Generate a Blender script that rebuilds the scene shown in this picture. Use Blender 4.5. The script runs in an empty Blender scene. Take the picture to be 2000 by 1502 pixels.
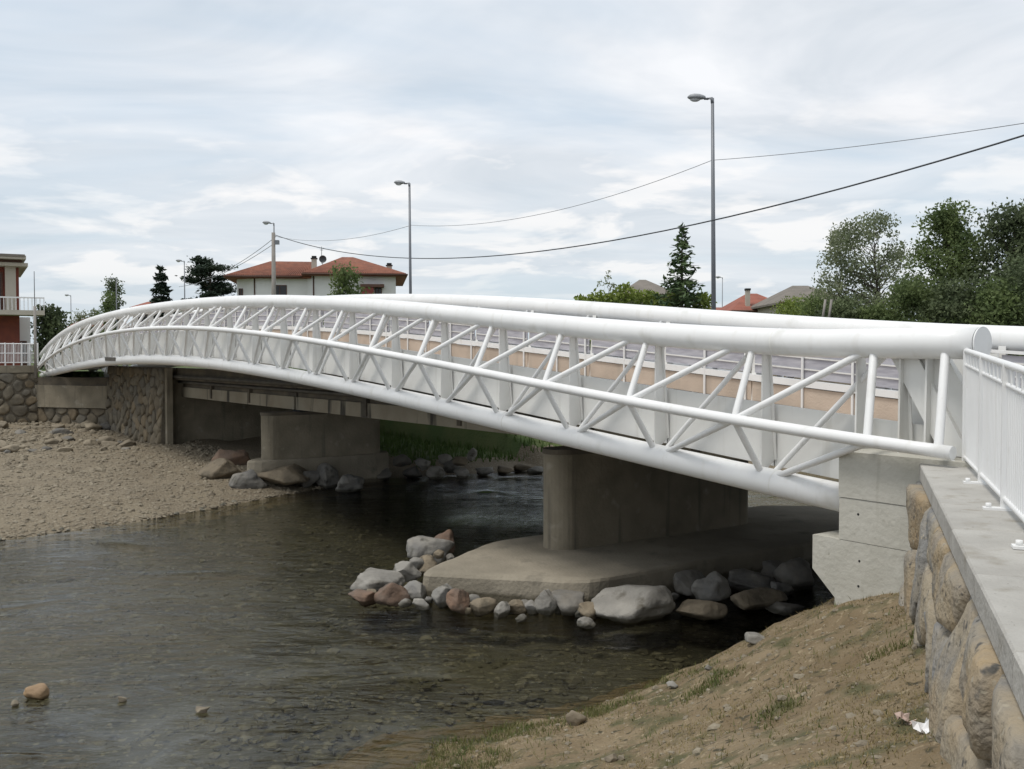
import bpy, math, random
import numpy as np
from mathutils import Vector, Matrix, Quaternion, noise

# ------------------------------------------------------------------ camera, world, light
EYE = 4.4                                   # eye height above the water (water surface is Z = 0)
FPX = 1944.0
PITCH = math.atan(61 / FPX)
scene = bpy.context.scene
col = scene.collection
cam = bpy.data.cameras.new('camera')
cam.lens = 35.0; cam.sensor_width = 36.0; cam.sensor_fit = 'HORIZONTAL'
cam.clip_start = 0.05; cam.clip_end = 3000
camo = bpy.data.objects.new('camera', cam); col.objects.link(camo)
camo.location = (0, 0, EYE); camo.rotation_euler = (math.pi / 2 - PITCH, 0, 0)
scene.camera = camo
scene.view_settings.view_transform = 'Standard'; scene.view_settings.look = 'None'
scene.view_settings.gamma = 1.0; scene.view_settings.use_curve_mapping = False
scene.view_settings.exposure = 0.5
cy_ = scene.cycles; cy_.max_bounces = 6; cy_.diffuse_bounces = 3; cy_.glossy_bounces = 2; cy_.transparent_max_bounces = 8; cy_.transmission_bounces = 2

SUN_EL = math.radians(66); SUN_AZ = math.radians(238)   # azimuth clockwise from +Y
w = bpy.data.worlds.new('World'); scene.world = w; w.use_nodes = True
nt = w.node_tree; nt.nodes.clear()
def wn(t, **k):
    n = nt.nodes.new(t)
    for a, b in k.items(): setattr(n, a, b)
    return n
out = wn('ShaderNodeOutputWorld'); bg = wn('ShaderNodeBackground')
sky = wn('ShaderNodeTexSky', sky_type='NISHITA'); sky.sun_disc = False
sky.sun_elevation = SUN_EL; sky.sun_rotation = SUN_AZ
sky.air_density = 1.0; sky.dust_density = 2.0; sky.ozone_density = 1.5
tc = wn('ShaderNodeTexCoord'); sep = wn('ShaderNodeSeparateXYZ')
nt.links.new(tc.outputs['Generated'], sep.inputs[0])
def wm(op, a, b=None, clamp=False):
    n = wn('ShaderNodeMath', operation=op); n.use_clamp = clamp
    for i, v in enumerate((a, b)):
        if v is None: continue
        if isinstance(v, (int, float)): n.inputs[i].default_value = v
        else: nt.links.new(v, n.inputs[i])
    return n.outputs[0]
zz = wm('ADD', wm('MAXIMUM', sep.outputs['Z'], 0.0), 0.13)
cx = wm('DIVIDE', sep.outputs['X'], zz); cy = wm('DIVIDE', sep.outputs['Y'], zz)
cmb = wn('ShaderNodeCombineXYZ'); nt.links.new(cx, cmb.inputs[0]); nt.links.new(cy, cmb.inputs[1])
def wnoise(scale, detail, rough, dist, stretch):
    mp = wn('ShaderNodeMapping'); mp.inputs['Scale'].default_value = stretch
    mp.inputs['Rotation'].default_value = (0, 0, 0.35)
    nt.links.new(cmb.outputs[0], mp.inputs[0])
    n = wn('ShaderNodeTexNoise'); n.inputs['Scale'].default_value = scale; n.inputs['Detail'].default_value = detail
    n.inputs['Roughness'].default_value = rough; n.inputs['Distortion'].default_value = dist
    nt.links.new(mp.outputs[0], n.inputs['Vector']); return n.outputs['Fac']
def wramp(f, stops):
    r = wn('ShaderNodeValToRGB'); e = r.color_ramp.elements
    while len(e) < len(stops): e.new(0.5)
    for el, (p, c) in zip(e, stops): el.position = p; el.color = (c[0], c[1], c[2], 1)
    nt.links.new(f, r.inputs[0]); return r.outputs[0]
def wmix(f, a, b):
    m = wn('ShaderNodeMix', data_type='RGBA')
    if isinstance(f, float): m.inputs[0].default_value = f
    else: nt.links.new(f, m.inputs[0])
    for s, v in ((6, a), (7, b)):
        if isinstance(v, tuple): m.inputs[s].default_value = (*v, 1)
        else: nt.links.new(v, m.inputs[s])
    return m.outputs[2]
cover = wramp(wnoise(0.55, 5, 0.55, 0.6, (0.8, 1.5, 1)), [(0.36, (0.55,) * 3), (0.54, (0.97,) * 3)])
bright = wramp(wnoise(1.0, 5, 0.6, 0.8, (0.9, 1.3, 1)), [(0.32, (0.47, 0.51, 0.555)), (0.50, (0.575, 0.60, 0.635)), (0.68, (0.68, 0.69, 0.71))])
# small cumulus low over the horizon
n3 = wnoise(1.7, 5, 0.55, 0.3, (1.0, 1.0, 1))
low = wm('MULTIPLY', wramp(n3, [(0.50, (0, 0, 0)), (0.575, (1, 1, 1))]),
         wramp(sep.outputs['Z'], [(0.02, (0, 0, 0)), (0.07, (1, 1, 1)), (0.17, (0.7,) * 3), (0.26, (0, 0, 0))]))
cl = wmix(low, bright, (0.80, 0.77, 0.75))
# thin veil that greys the lowest sky
cl = wmix(wramp(sep.outputs['Z'], [(0.0, (0.6,) * 3), (0.22, (0, 0, 0))]), cl, (0.43, 0.49, 0.53))
skym = wn('ShaderNodeVectorMath', operation='SCALE'); skym.inputs['Scale'].default_value = 0.10
nt.links.new(sky.outputs[0], skym.inputs[0])
skyc = wmix(0.6, skym.outputs[0], (0.40, 0.53, 0.63))
fin = wmix(cover, skyc, cl)
nt.links.new(fin, bg.inputs['Color']); bg.inputs['Strength'].default_value = 1.0
nt.links.new(bg.outputs[0], out.inputs[0])

sl = bpy.data.lights.new('sun', 'SUN'); sl.energy = 1.5; sl.angle = math.radians(18); sl.color = (1.0, 0.96, 0.90)
slo = bpy.data.objects.new('sun', sl); col.objects.link(slo)
sd = Vector((math.sin(SUN_AZ) * math.cos(SUN_EL), math.cos(SUN_AZ) * math.cos(SUN_EL), math.sin(SUN_EL)))
slo.rotation_euler = sd.to_track_quat('Z', 'Y').to_euler(); slo.location = sd * 60

# ------------------------------------------------------------------ survey helpers
NV = Vector((0.813, 0.582)); DV = Vector((-0.582, 0.813))   # across / along the bridge, in plan
NV.normalize(); DV.normalize()
def NT(n, t, h):                      # bridge axes -> world (h is measured from eye level)
    return Vector((NV.x * n + DV.x * t, NV.y * n + DV.y * t, h + EYE))
def toNT(x, y): return (NV.x * x + NV.y * y, DV.x * x + DV.y * y)
def ray(px, py):
    u = (px - 1000) / FPX; v = (751 - py) / FPX
    return Vector((u, math.cos(PITCH) + v * math.sin(PITCH), -math.sin(PITCH) + v * math.cos(PITCH)))
def at(px, py, depth):
    r = ray(px, py); r = r * (depth / r.y); return r + Vector((0, 0, EYE))
def ongr(px, py, h=-EYE):
    r = ray(px, py); r = r * (h / r.z); return r + Vector((0, 0, EYE))

# ------------------------------------------------------------------ materials
MAT = {}
def mat(name, base, rough=0.7, var=None, vscale=4.0, detail=4, bump=0.0, bscale=30.0, rand=0.0, metal=0.0,
        spec=0.4, streak=None, coords='Object', dirt=None, translucent=0.0, stretch=(1, 1, 1), specks=(), wet=0.0):
    m = bpy.data.materials.new(name); m.use_nodes = True; t = m.node_tree; t.nodes.clear()
    o = t.nodes.new('ShaderNodeOutputMaterial'); b = t.nodes.new('ShaderNodeBsdfPrincipled')
    b.inputs['Roughness'].default_value = rough; b.inputs['Metallic'].default_value = metal
    b.inputs['Specular IOR Level'].default_value = spec
    tcn = t.nodes.new('ShaderNodeTexCoord')
    if coords == 'World':
        g = t.nodes.new('ShaderNodeNewGeometry'); vec = g.outputs['Position']
    else: vec = tcn.outputs[coords]
    mp = t.nodes.new('ShaderNodeMapping'); mp.inputs['Scale'].default_value = stretch
    t.links.new(vec, mp.inputs[0]); vec = mp.outputs[0]
    oi = t.nodes.new('ShaderNodeObjectInfo')
    def noi(s, d=detail, off=True):
        n = t.nodes.new('ShaderNodeTexNoise'); n.inputs['Scale'].default_value = s; n.inputs['Detail'].default_value = d
        n.noise_dimensions = '4D'; t.links.new(vec, n.inputs['Vector'])
        if rand:
            mm = t.nodes.new('ShaderNodeMath'); mm.operation = 'MULTIPLY'; mm.inputs[1].default_value = 40
            t.links.new(oi.outputs['Random'], mm.inputs[0]); t.links.new(mm.outputs[0], n.inputs['W'])
        return n.outputs['Fac']
    def mixc(f, a, bb, mode='MIX'):
        x = t.nodes.new('ShaderNodeMix'); x.data_type = 'RGBA'; x.blend_type = mode
        if isinstance(f, (int, float)): x.inputs[0].default_value = f
        else: t.links.new(f, x.inputs[0])
        for s, v in ((6, a), (7, bb)):
            if isinstance(v, tuple): x.inputs[s].default_value = (*v, 1)
            else: t.links.new(v, x.inputs[s])
        return x.outputs[2]
    def ramp(f, stops):
        r = t.nodes.new('ShaderNodeValToRGB'); e = r.color_ramp.elements
        while len(e) < len(stops): e.new(0.5)
        for el, (p, c) in zip(e, stops): el.position = p; el.color = (*c, 1)
        t.links.new(f, r.inputs[0]); return r.outputs[0]
    c = base
    if isinstance(base, list):          # list of colours picked by object random
        r = t.nodes.new('ShaderNodeValToRGB'); r.color_ramp.interpolation = 'CONSTANT'; e = r.color_ramp.elements
        while len(e) < len(base): e.new(0.5)
        for i, (el, cc) in enumerate(zip(e, base)): el.position = i / len(base); el.color = (*cc, 1)
        t.links.new(oi.outputs['Random'], r.inputs[0]); c = r.outputs[0]
    if var is not None:
        f = ramp(noi(vscale), [(0.36, (0, 0, 0)), (0.64, (1, 1, 1))])
        if isinstance(var, (int, float)):
            c = mixc(f, mixc(1.0, c, (1 - var,) * 3, 'MULTIPLY'), c)
        else: c = mixc(f, c, var)
    if dirt is not None:                # (colour, scale, lo, hi)
        f = ramp(noi(dirt[1], 4), [(dirt[2], (0, 0, 0)), (dirt[3], (1, 1, 1))]); c = mixc(f, c, dirt[0])
    for sp_ in specks:                  # small sharp flecks: (colour, scale, lo, hi)
        f = ramp(noi(sp_[1], 2), [(sp_[2], (0, 0, 0)), (sp_[3], (1, 1, 1))]); c = mixc(f, c, sp_[0])
    if streak is not None:              # vertical run-off stains: (colour, density, lo, hi)
        mp2 = t.nodes.new('ShaderNodeMapping'); mp2.inputs['Scale'].default_value = (streak[1], streak[1], 0.25)
        t.links.new(vec, mp2.inputs[0]); n = t.nodes.new('ShaderNodeTexNoise'); n.inputs['Scale'].default_value = 1.0
        n.inputs['Detail'].default_value = 4; t.links.new(mp2.outputs[0], n.inputs['Vector'])
        f = ramp(n.outputs['Fac'], [(streak[2], (0, 0, 0)), (streak[3], (1, 1, 1))]); c = mixc(f, c, streak[0])
    if rand and not isinstance(base, list):
        h = t.nodes.new('ShaderNodeHueSaturation'); mr = t.nodes.new('ShaderNodeMapRange')
        mr.inputs['To Min'].default_value = 1 - rand; mr.inputs['To Max'].default_value = 1 + rand
        t.links.new(oi.outputs['Random'], mr.inputs[0]); t.links.new(mr.outputs[0], h.inputs['Value'])
        t.links.new(c, h.inputs['Color']) if not isinstance(c, tuple) else setattr(h.inputs['Color'], 'default_value', (*c, 1))
        c = h.outputs[0]
    if wet:                             # damp, algae-dark band up to the height the water reaches
        gp_ = t.nodes.new('ShaderNodeNewGeometry'); sz_ = t.nodes.new('ShaderNodeSeparateXYZ'); t.links.new(gp_.outputs['Position'], sz_.inputs[0])
        nn_ = t.nodes.new('ShaderNodeMath'); nn_.operation = 'MULTIPLY_ADD'; nn_.inputs[1].default_value = -wet * 1.6
        t.links.new(noi(2.5, 3), nn_.inputs[0]); t.links.new(sz_.outputs['Z'], nn_.inputs[2])
        mr_ = t.nodes.new('ShaderNodeMapRange'); mr_.inputs['From Min'].default_value = -wet * .1; mr_.inputs['From Max'].default_value = wet * .35
        mr_.inputs['To Min'].default_value = 1.0; mr_.inputs['To Max'].default_value = 0.0; t.links.new(nn_.outputs[0], mr_.inputs[0])
        c = mixc(mr_.outputs[0], c, mixc(1.0, c, (0.42, 0.41, 0.36), 'MULTIPLY'))
    if isinstance(c, tuple): b.inputs['Base Color'].default_value = (*c, 1)
    else: t.links.new(c, b.inputs['Base Color'])
    if bump:
        bp = t.nodes.new('ShaderNodeBump'); bp.inputs['Strength'].default_value = bump; bp.inputs['Distance'].default_value = 0.05
        t.links.new(noi(bscale, 3), bp.inputs['Height']); t.links.new(bp.outputs[0], b.inputs['Normal'])
    sh = b.outputs[0]
    if translucent:
        tr = t.nodes.new('ShaderNodeBsdfTranslucent')
        if isinstance(c, tuple): tr.inputs[0].default_value = (*c, 1)
        else: t.links.new(c, tr.inputs[0])
        ms = t.nodes.new('ShaderNodeMixShader'); ms.inputs[0].default_value = translucent
        t.links.new(sh, ms.inputs[1]); t.links.new(tr.outputs[0], ms.inputs[2]); sh = ms.outputs[0]
    t.links.new(sh, o.inputs[0]); MAT[name] = m; return m

mat('white_paint', (0.80, 0.80, 0.79), 0.38, var=0.06, vscale=1.2, dirt=((0.60, 0.59, 0.55), 2.2, 0.60, 0.80), streak=((0.70, 0.69, 0.66), 7.0, 0.58, 0.80), specks=[((0.42, 0.38, 0.32), 30, 0.74, 0.78)], coords='World')
mat('white_panel', (0.77, 0.765, 0.735), 0.5, var=0.08, vscale=1.5, streak=((0.60, 0.585, 0.54), 5.0, 0.58, 0.75), coords='World')
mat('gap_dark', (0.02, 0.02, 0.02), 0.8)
mat('lilac_panel', (0.33, 0.325, 0.365), 0.55, var=(0.47, 0.465, 0.50), vscale=3.0, coords='World', stretch=(1, 1, 6))
mat('deck_resin', (0.55, 0.455, 0.37), 0.8, var=0.22, vscale=1.5, streak=((0.40, 0.34, 0.28), 4.0, 0.56, 0.75), bump=0.2, coords='World')
mat('new_concrete', (0.50, 0.485, 0.43), 0.85, var=(0.42, 0.405, 0.35), vscale=1.6, bump=0.25, bscale=14,
    streak=((0.28, 0.265, 0.215), 4.0, 0.56, 0.78), dirt=((0.25, 0.235, 0.19), 9, 0.68, 0.8), coords='World')
mat('cope_concrete', (0.42, 0.405, 0.37), 0.85, var=(0.34, 0.325, 0.295), vscale=2.2, bump=0.3, bscale=25, rand=0.07,
    dirt=((0.25, 0.225, 0.18), 5, 0.56, 0.8), specks=[((0.16, 0.15, 0.12), 40, 0.70, 0.74)], coords='World')
mat('old_concrete', (0.27, 0.235, 0.175), 0.9, var=(0.19, 0.165, 0.12), vscale=1.3, bump=0.35, bscale=12,
    streak=((0.10, 0.09, 0.07), 3.5, 0.57, 0.75), dirt=((0.36, 0.33, 0.27), 2.5, 0.6, 0.78), coords='World')
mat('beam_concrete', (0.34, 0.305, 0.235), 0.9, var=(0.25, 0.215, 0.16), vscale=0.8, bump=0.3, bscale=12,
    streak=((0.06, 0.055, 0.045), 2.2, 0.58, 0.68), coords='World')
mat('stain_shade_concrete', (0.085, 0.075, 0.06), 0.9, var=(0.15, 0.125, 0.09), vscale=1.5, bump=0.3, bscale=12, coords='World')  # stained concrete; its dark tone also carries the shadow under the footbridge
mat('footing_concrete', (0.30, 0.265, 0.205), 0.9, var=(0.215, 0.19, 0.145), vscale=0.9, wet=0.16, bump=0.4, bscale=16,
    dirt=((0.15, 0.135, 0.105), 1.6, 0.58, 0.74), coords='World')
mat('pipe', (0.10, 0.09, 0.075), 0.6, var=0.4, vscale=2, coords='World')
STONE = [(0.27, 0.26, 0.24), (0.33, 0.30, 0.25), (0.23, 0.225, 0.215), (0.36, 0.29, 0.20), (0.30, 0.28, 0.255), (0.26, 0.22, 0.175)]
mat('rock_grey', (0.165, 0.16, 0.15), 0.85, var=(0.25, 0.235, 0.205), vscale=2.5, wet=0.10, bump=1.0, bscale=7, rand=0.2, dirt=((0.085, 0.08, 0.065), 4, 0.55, 0.70))
mat('rock_pale', (0.275, 0.26, 0.23), 0.85, var=(0.19, 0.18, 0.16), vscale=2.5, wet=0.10, bump=1.0, bscale=7, rand=0.12, dirt=((0.10, 0.09, 0.07), 4, 0.56, 0.72))
mat('rock_tan', (0.22, 0.18, 0.125), 0.85, var=(0.15, 0.125, 0.09), vscale=2.5, wet=0.10, bump=1.0, bscale=7, rand=0.15, dirt=((0.10, 0.085, 0.06), 4, 0.56, 0.72))
mat('rock_red', (0.195, 0.125, 0.085), 0.85, var=(0.15, 0.11, 0.085), vscale=2.5, wet=0.10, bump=1.0, bscale=7, rand=0.15, dirt=((0.11, 0.09, 0.07), 4, 0.54, 0.70))
mat('rubble', (0.20, 0.17, 0.125), 0.9, var=(0.26, 0.22, 0.16), vscale=2, bump=0.6, bscale=9, rand=0.25)
mat('stream_tan', (0.30, 0.20, 0.105), 0.7, var=(0.24, 0.16, 0.09), vscale=4, bump=0.5, bscale=9, wet=0.04)
mat('rock_dark', (0.13, 0.125, 0.115), 0.8, var=(0.18, 0.165, 0.14), vscale=3, wet=0.10, bump=0.6, bscale=9, rand=0.2)
mat('wall_stone', [(0.205, 0.17, 0.12), (0.24, 0.20, 0.14), (0.185, 0.16, 0.12), (0.22, 0.19, 0.14), (0.24, 0.19, 0.125), (0.19, 0.17, 0.135)],
    0.9, var=0.35, vscale=2.2, bump=0.6, bscale=8, rand=0.2, coords='World')
mat('near_stone', [(0.30, 0.225, 0.135), (0.25, 0.25, 0.245), (0.33, 0.25, 0.15), (0.29, 0.225, 0.145), (0.24, 0.24, 0.24), (0.31, 0.25, 0.17)],
    0.9, var=(0.30, 0.255, 0.185), vscale=2.0, bump=0.7, bscale=18, rand=0.2, dirt=((0.18, 0.18, 0.175), 1.5, 0.47, 0.68), specks=[((0.33, 0.29, 0.22), 16, 0.62, 0.70), ((0.09, 0.085, 0.075), 12, 0.62, 0.70)], coords='World')
mat('mortar', (0.19, 0.165, 0.125), 0.95, var=0.4, vscale=3, bump=0.5, bscale=20, coords='World')
mat('mortar_light', (0.22, 0.215, 0.20), 0.95, var=0.3, vscale=4, bump=0.5, bscale=25, coords='World')
mat('gravel', (0.20, 0.165, 0.112), 0.95, var=(0.15, 0.12, 0.08), vscale=0.7, bump=0.9, bscale=14, dirt=((0.27, 0.235, 0.175), 16, 0.5, 0.68), coords='World')
mat('bed', (0.105, 0.098, 0.074), 0.95, var=(0.06, 0.057, 0.045), vscale=0.8, bump=0.8, bscale=9, specks=[((0.20, 0.185, 0.14), 7, 0.64, 0.68), ((0.03, 0.028, 0.02), 5, 0.62, 0.68)], dirt=((0.22, 0.205, 0.14), 11, 0.58, 0.70), coords='World')
mat('pebble', (0.26, 0.225, 0.165), 0.9, var=(0.15, 0.125, 0.09), vscale=5, coords='World')
mat('bed_pebble', (0.22, 0.205, 0.16), 0.9, var=(0.08, 0.075, 0.058), vscale=3, coords='World')
mat('soil', (0.145, 0.105, 0.057), 0.95, var=(0.215, 0.165, 0.10), vscale=1.7, specks=[((0.27, 0.215, 0.135), 11, 0.60, 0.68), ((0.06, 0.05, 0.028), 9, 0.60, 0.68), ((0.30, 0.26, 0.19), 34, 0.68, 0.72)], bump=0.9, bscale=16, detail=6,
    dirt=((0.085, 0.080, 0.036), 2.2, 0.52, 0.64), coords='World')
mat('dry_blade', (0.26, 0.20, 0.10), 0.9, var=(0.15, 0.125, 0.05), vscale=6, coords='World', translucent=0.2)
mat('green_blade', (0.085, 0.11, 0.03), 0.85, var=(0.16, 0.145, 0.055), vscale=5, coords='World', translucent=0.25)
mat('meadow', (0.065, 0.10, 0.028), 0.95, var=(0.10, 0.12, 0.04), vscale=0.6, bump=0.6, bscale=8, coords='World')
mat('meadow_blade', (0.06, 0.105, 0.025), 0.9, var=(0.10, 0.15, 0.04), vscale=1.5, coords='World', translucent=0.25)
mat('asphalt', (0.12, 0.12, 0.125), 0.9, var=0.2, vscale=5, bump=0.2, bscale=60, coords='World')
mat('pole_grey', (0.19, 0.20, 0.215), 0.5, metal=0.3, var=0.15, vscale=1, coords='World')
mat('pole_concrete', (0.27, 0.25, 0.225), 0.85, var=0.2, vscale=2, coords='World')
mat('lamp_head', (0.30, 0.31, 0.32), 0.45, var=0.1, vscale=4)
mat('lamp_glass', (0.55, 0.56, 0.56), 0.25)
mat('wire', (0.06, 0.065, 0.07), 0.6)
mat('thin_wire', (0.22, 0.23, 0.24), 0.6)
mat('house_white', (0.82, 0.81, 0.80), 0.85, var=0.08, vscale=0.7, coords='World', streak=((0.70, 0.685, 0.66), 1.2, 0.6, 0.8))
mat('house_cream', (0.47, 0.43, 0.36), 0.85, var=0.1, vscale=0.7, coords='World')
mat('brick_red', (0.25, 0.075, 0.05), 0.9, var=(0.19, 0.06, 0.045), vscale=3, coords='World')
mat('roof_tile', (0.26, 0.10, 0.06), 0.9, var=(0.18, 0.075, 0.05), vscale=1.4, dirt=((0.30, 0.14, 0.085), 5, 0.55, 0.7), bump=0.7, bscale=5, coords='World')
mat('roof_rust', (0.30, 0.105, 0.07), 0.9, var=(0.22, 0.08, 0.055), vscale=1.2, bump=0.6, bscale=5, coords='World')
mat('roof_grey', (0.15, 0.135, 0.115), 0.9, var=(0.20, 0.175, 0.15), vscale=1.0, bump=0.6, bscale=5, coords='World')
mat('window_dark', (0.025, 0.025, 0.028), 0.15)
mat('wood_frame', (0.12, 0.055, 0.035), 0.6, var=0.2)
mat('shutter_red', (0.22, 0.05, 0.04), 0.6, var=0.2)
mat('eave_dark', (0.10, 0.05, 0.035), 0.7, var=0.2)
mat('bark', (0.10, 0.085, 0.065), 0.95, var=0.4, vscale=3, bump=0.7, bscale=12)
mat('leaf_mid', (0.18, 0.23, 0.085), 0.75, var=(0.095, 0.135, 0.05), vscale=0.9, coords='World', translucent=0.45, rand=0.1)
mat('leaf_dark', (0.145, 0.18, 0.085), 0.75, var=(0.075, 0.10, 0.05), vscale=0.8, coords='World', translucent=0.4, rand=0.1)
mat('leaf_pale', (0.24, 0.265, 0.155), 0.75, var=(0.15, 0.18, 0.10), vscale=0.9, coords='World', translucent=0.45)
mat('leaf_lime', (0.22, 0.27, 0.055), 0.75, var=(0.15, 0.20, 0.04), vscale=1.2, coords='World', translucent=0.3)
mat('needle', (0.05, 0.09, 0.038), 0.8, var=(0.085, 0.125, 0.045), vscale=1.2, coords='World', translucent=0.15)
mat('needle_dark', (0.017, 0.032, 0.02), 0.8, var=(0.03, 0.048, 0.025), vscale=1.0, coords='World', translucent=0.1)
mat('paper', (0.80, 0.80, 0.80), 0.8)
mat('paper_pink', (0.55, 0.42, 0.36), 0.8, var=0.3, vscale=20)
mat('terracotta_pot', (0.3, 0.13, 0.08), 0.8)

def water_mat():
    m = bpy.data.materials.new('river_water'); m.use_nodes = True; t = m.node_tree; t.nodes.clear(); L = t.links.new
    o = t.nodes.new('ShaderNodeOutputMaterial'); g = t.nodes.new('ShaderNodeNewGeometry')
    def noi(scale, rot, stretch, det, dist=0.4):
        mp = t.nodes.new('ShaderNodeMapping'); mp.inputs['Rotation'].default_value = (0, 0, rot); mp.inputs['Scale'].default_value = stretch
        L(g.outputs['Position'], mp.inputs[0]); n = t.nodes.new('ShaderNodeTexNoise'); n.inputs['Scale'].default_value = scale
        n.inputs['Detail'].default_value = det; n.inputs['Distortion'].default_value = dist; n.inputs['Roughness'].default_value = 0.6
        L(mp.outputs[0], n.inputs['Vector']); return n.outputs['Fac']
    def mth(op, a, b):
        n = t.nodes.new('ShaderNodeMath'); n.operation = op
        for i, v in enumerate((a, b)):
            if isinstance(v, (int, float)): n.inputs[i].default_value = v
            else: L(v, n.inputs[i])
        return n.outputs[0]
    rip = noi(3.4, -0.62, (0.7, 1.4, 1), 6, 0.8); big = noi(1.15, -0.62, (0.55, 1.7, 1), 3, 1.2)
    calm = t.nodes.new('ShaderNodeValToRGB'); calm.color_ramp.elements[0].position = 0.36; calm.color_ramp.elements[1].position = 0.55
    calm.color_ramp.elements[0].color = (0.06, 0.06, 0.06, 1)
    L(noi(0.16, 0.3, (1, 1, 1), 3, 0.6), calm.inputs[0])
    hgt = mth('MULTIPLY', mth('ADD', rip, mth('MULTIPLY', big, 2.2)), calm.outputs[0])
    bp = t.nodes.new('ShaderNodeBump'); bp.inputs['Strength'].default_value = 0.75; bp.inputs['Distance'].default_value = 0.085
    L(hgt, bp.inputs['Height'])
    fr = t.nodes.new('ShaderNodeFresnel'); fr.inputs['IOR'].default_value = 1.33; L(bp.outputs[0], fr.inputs['Normal'])
    gl = t.nodes.new('ShaderNodeBsdfGlossy'); gl.inputs['Roughness'].default_value = 0.045; gl.inputs['Color'].default_value = (0.95, 0.97, 1, 1)
    L(bp.outputs[0], gl.inputs['Normal'])
    tr = t.nodes.new('ShaderNodeBsdfTransparent'); tr.inputs['Color'].default_value = (0.72, 0.71, 0.60, 1)
    ms = t.nodes.new('ShaderNodeMixShader'); L(fr.outputs[0], ms.inputs[0]); L(tr.outputs[0], ms.inputs[1]); L(gl.outputs[0], ms.inputs[2])
    L(ms.outputs[0], o.inputs[0]); MAT['river_water'] = m
water_mat()

# ------------------------------------------------------------------ mesh helpers
def obj_of(name, me, material, parent=None, smooth=False):
    o = bpy.data.objects.new(name, me); col.objects.link(o)
    if material is not None and len(me.materials) == 0: me.materials.append(MAT[material])
    if parent: o.parent = parent
    return o
def tag(o, label=None, cat=None, group=None, kind=None):
    if label: o['label'] = label
    if cat: o['category'] = cat
    if group: o['group'] = group
    if kind: o['kind'] = kind
    return o
def thing(name, loc, label, cat, group=None):
    o = bpy.data.objects.new(name, None); col.objects.link(o); o.location = loc; o.empty_display_size = 0.3
    return tag(o, label, cat, group)
class MB:
    def __init__(s): s.v = []; s.f = []; s.sm = []
    def add(s, vs, fs, smooth=False):
        k = len(s.v); s.v += [tuple(p) for p in vs]; s.f += [tuple(i + k for i in f) for f in fs]; s.sm += [smooth] * len(fs); return s
    def hexa(s, p):      # 8 corners: bottom ring 0-3 counter-clockwise, top ring 4-7
        return s.add(p, [(3, 2, 1, 0), (4, 5, 6, 7), (0, 1, 5, 4), (1, 2, 6, 5), (2, 3, 7, 6), (3, 0, 4, 7)])
    def box(s, a, b):
        x0, y0, z0 = a; x1, y1, z1 = b
        return s.hexa([(x0, y0, z0), (x1, y0, z0), (x1, y1, z0), (x0, y1, z0), (x0, y0, z1), (x1, y0, z1), (x1, y1, z1), (x0, y1, z1)])
    def ntbox(s, n0, n1, t0, t1, h0, h1):
        P = lambda n, t, h: NT(n, t, h)
        return s.hexa([P(n0, t0, h0), P(n1, t0, h0), P(n1, t1, h0), P(n0, t1, h0), P(n0, t0, h1), P(n1, t0, h1), P(n1, t1, h1), P(n0, t1, h1)])
    def prism(s, poly, z0, z1):
        k = len(poly); vs = [(p[0], p[1], z0) for p in poly] + [(p[0], p[1], z1) for p in poly]
        fs = [tuple(range(k - 1, -1, -1)), tuple(range(k, 2 * k))] + [(i, (i + 1) % k, k + (i + 1) % k, k + i) for i in range(k)]
        return s.add(vs, fs)
    def sweep(s, pts, r, seg=12, caps=True):
        pts = [Vector(p) for p in pts]; rs = r if isinstance(r, (list, tuple)) else [r] * len(pts)
        vs = []; fs = []; up = Vector((0, 0, 1))
        t0 = (pts[1] - pts[0]).normalized()
        if abs(t0.z) > 0.95: up = Vector((1, 0, 0))
        for i, p in enumerate(pts):
            t = (pts[min(i + 1, len(pts) - 1)] - pts[max(i - 1, 0)]).normalized()
            a = t.cross(up).normalized(); b = a.cross(t).normalized()
            for k in range(seg):
                an = 2 * math.pi * k / seg; vs.append(p + (a * math.cos(an) + b * math.sin(an)) * rs[i])
        for i in range(len(pts) - 1):
            for k in range(seg):
                k2 = (k + 1) % seg; fs.append((i * seg + k, i * seg + k2, (i + 1) * seg + k2, (i + 1) * seg + k))
        s.add(vs, fs, True)
        if caps:
            m = len(s.v) - len(vs)
            s.f += [tuple(m + k for k in range(seg - 1, -1, -1)), tuple(m + (len(pts) - 1) * seg + k for k in range(seg))]; s.sm += [False, False]
        return s
    def mesh(s, name='m'):
        me = bpy.data.meshes.new(name); me.from_pydata([tuple(v) for v in s.v], [], s.f)
        me.polygons.foreach_set('use_smooth', s.sm); me.update(); return me
    def build(s, name, material, parent=None):
        return obj_of(name, s.mesh(name), material, parent)
    def at_origin(s, name, material, o):     # one-mesh thing with its origin at o
        o = Vector(o); s.v = [tuple(Vector(v) - o) for v in s.v]; ob = s.build(name, material); ob.location = o; return ob
def np_mesh(name, verts, faces, material, parent=None, smooth=False):
    verts = np.asarray(verts, dtype=np.float32); faces = np.asarray(faces, dtype=np.int32)
    me = bpy.data.meshes.new(name); k = faces.shape[1]
    me.vertices.add(len(verts)); me.vertices.foreach_set('co', verts.ravel())
    me.loops.add(faces.size); me.loops.foreach_set('vertex_index', faces.ravel())
    me.polygons.add(len(faces)); me.polygons.foreach_set('loop_start', np.arange(0, faces.size, k, dtype=np.int32))
    me.polygons.foreach_set('loop_total', np.full(len(faces), k, dtype=np.int32))
    me.polygons.foreach_set('use_smooth', np.full(len(faces), smooth)); me.update(); me.validate()
    return obj_of(name, me, material, parent)
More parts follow.
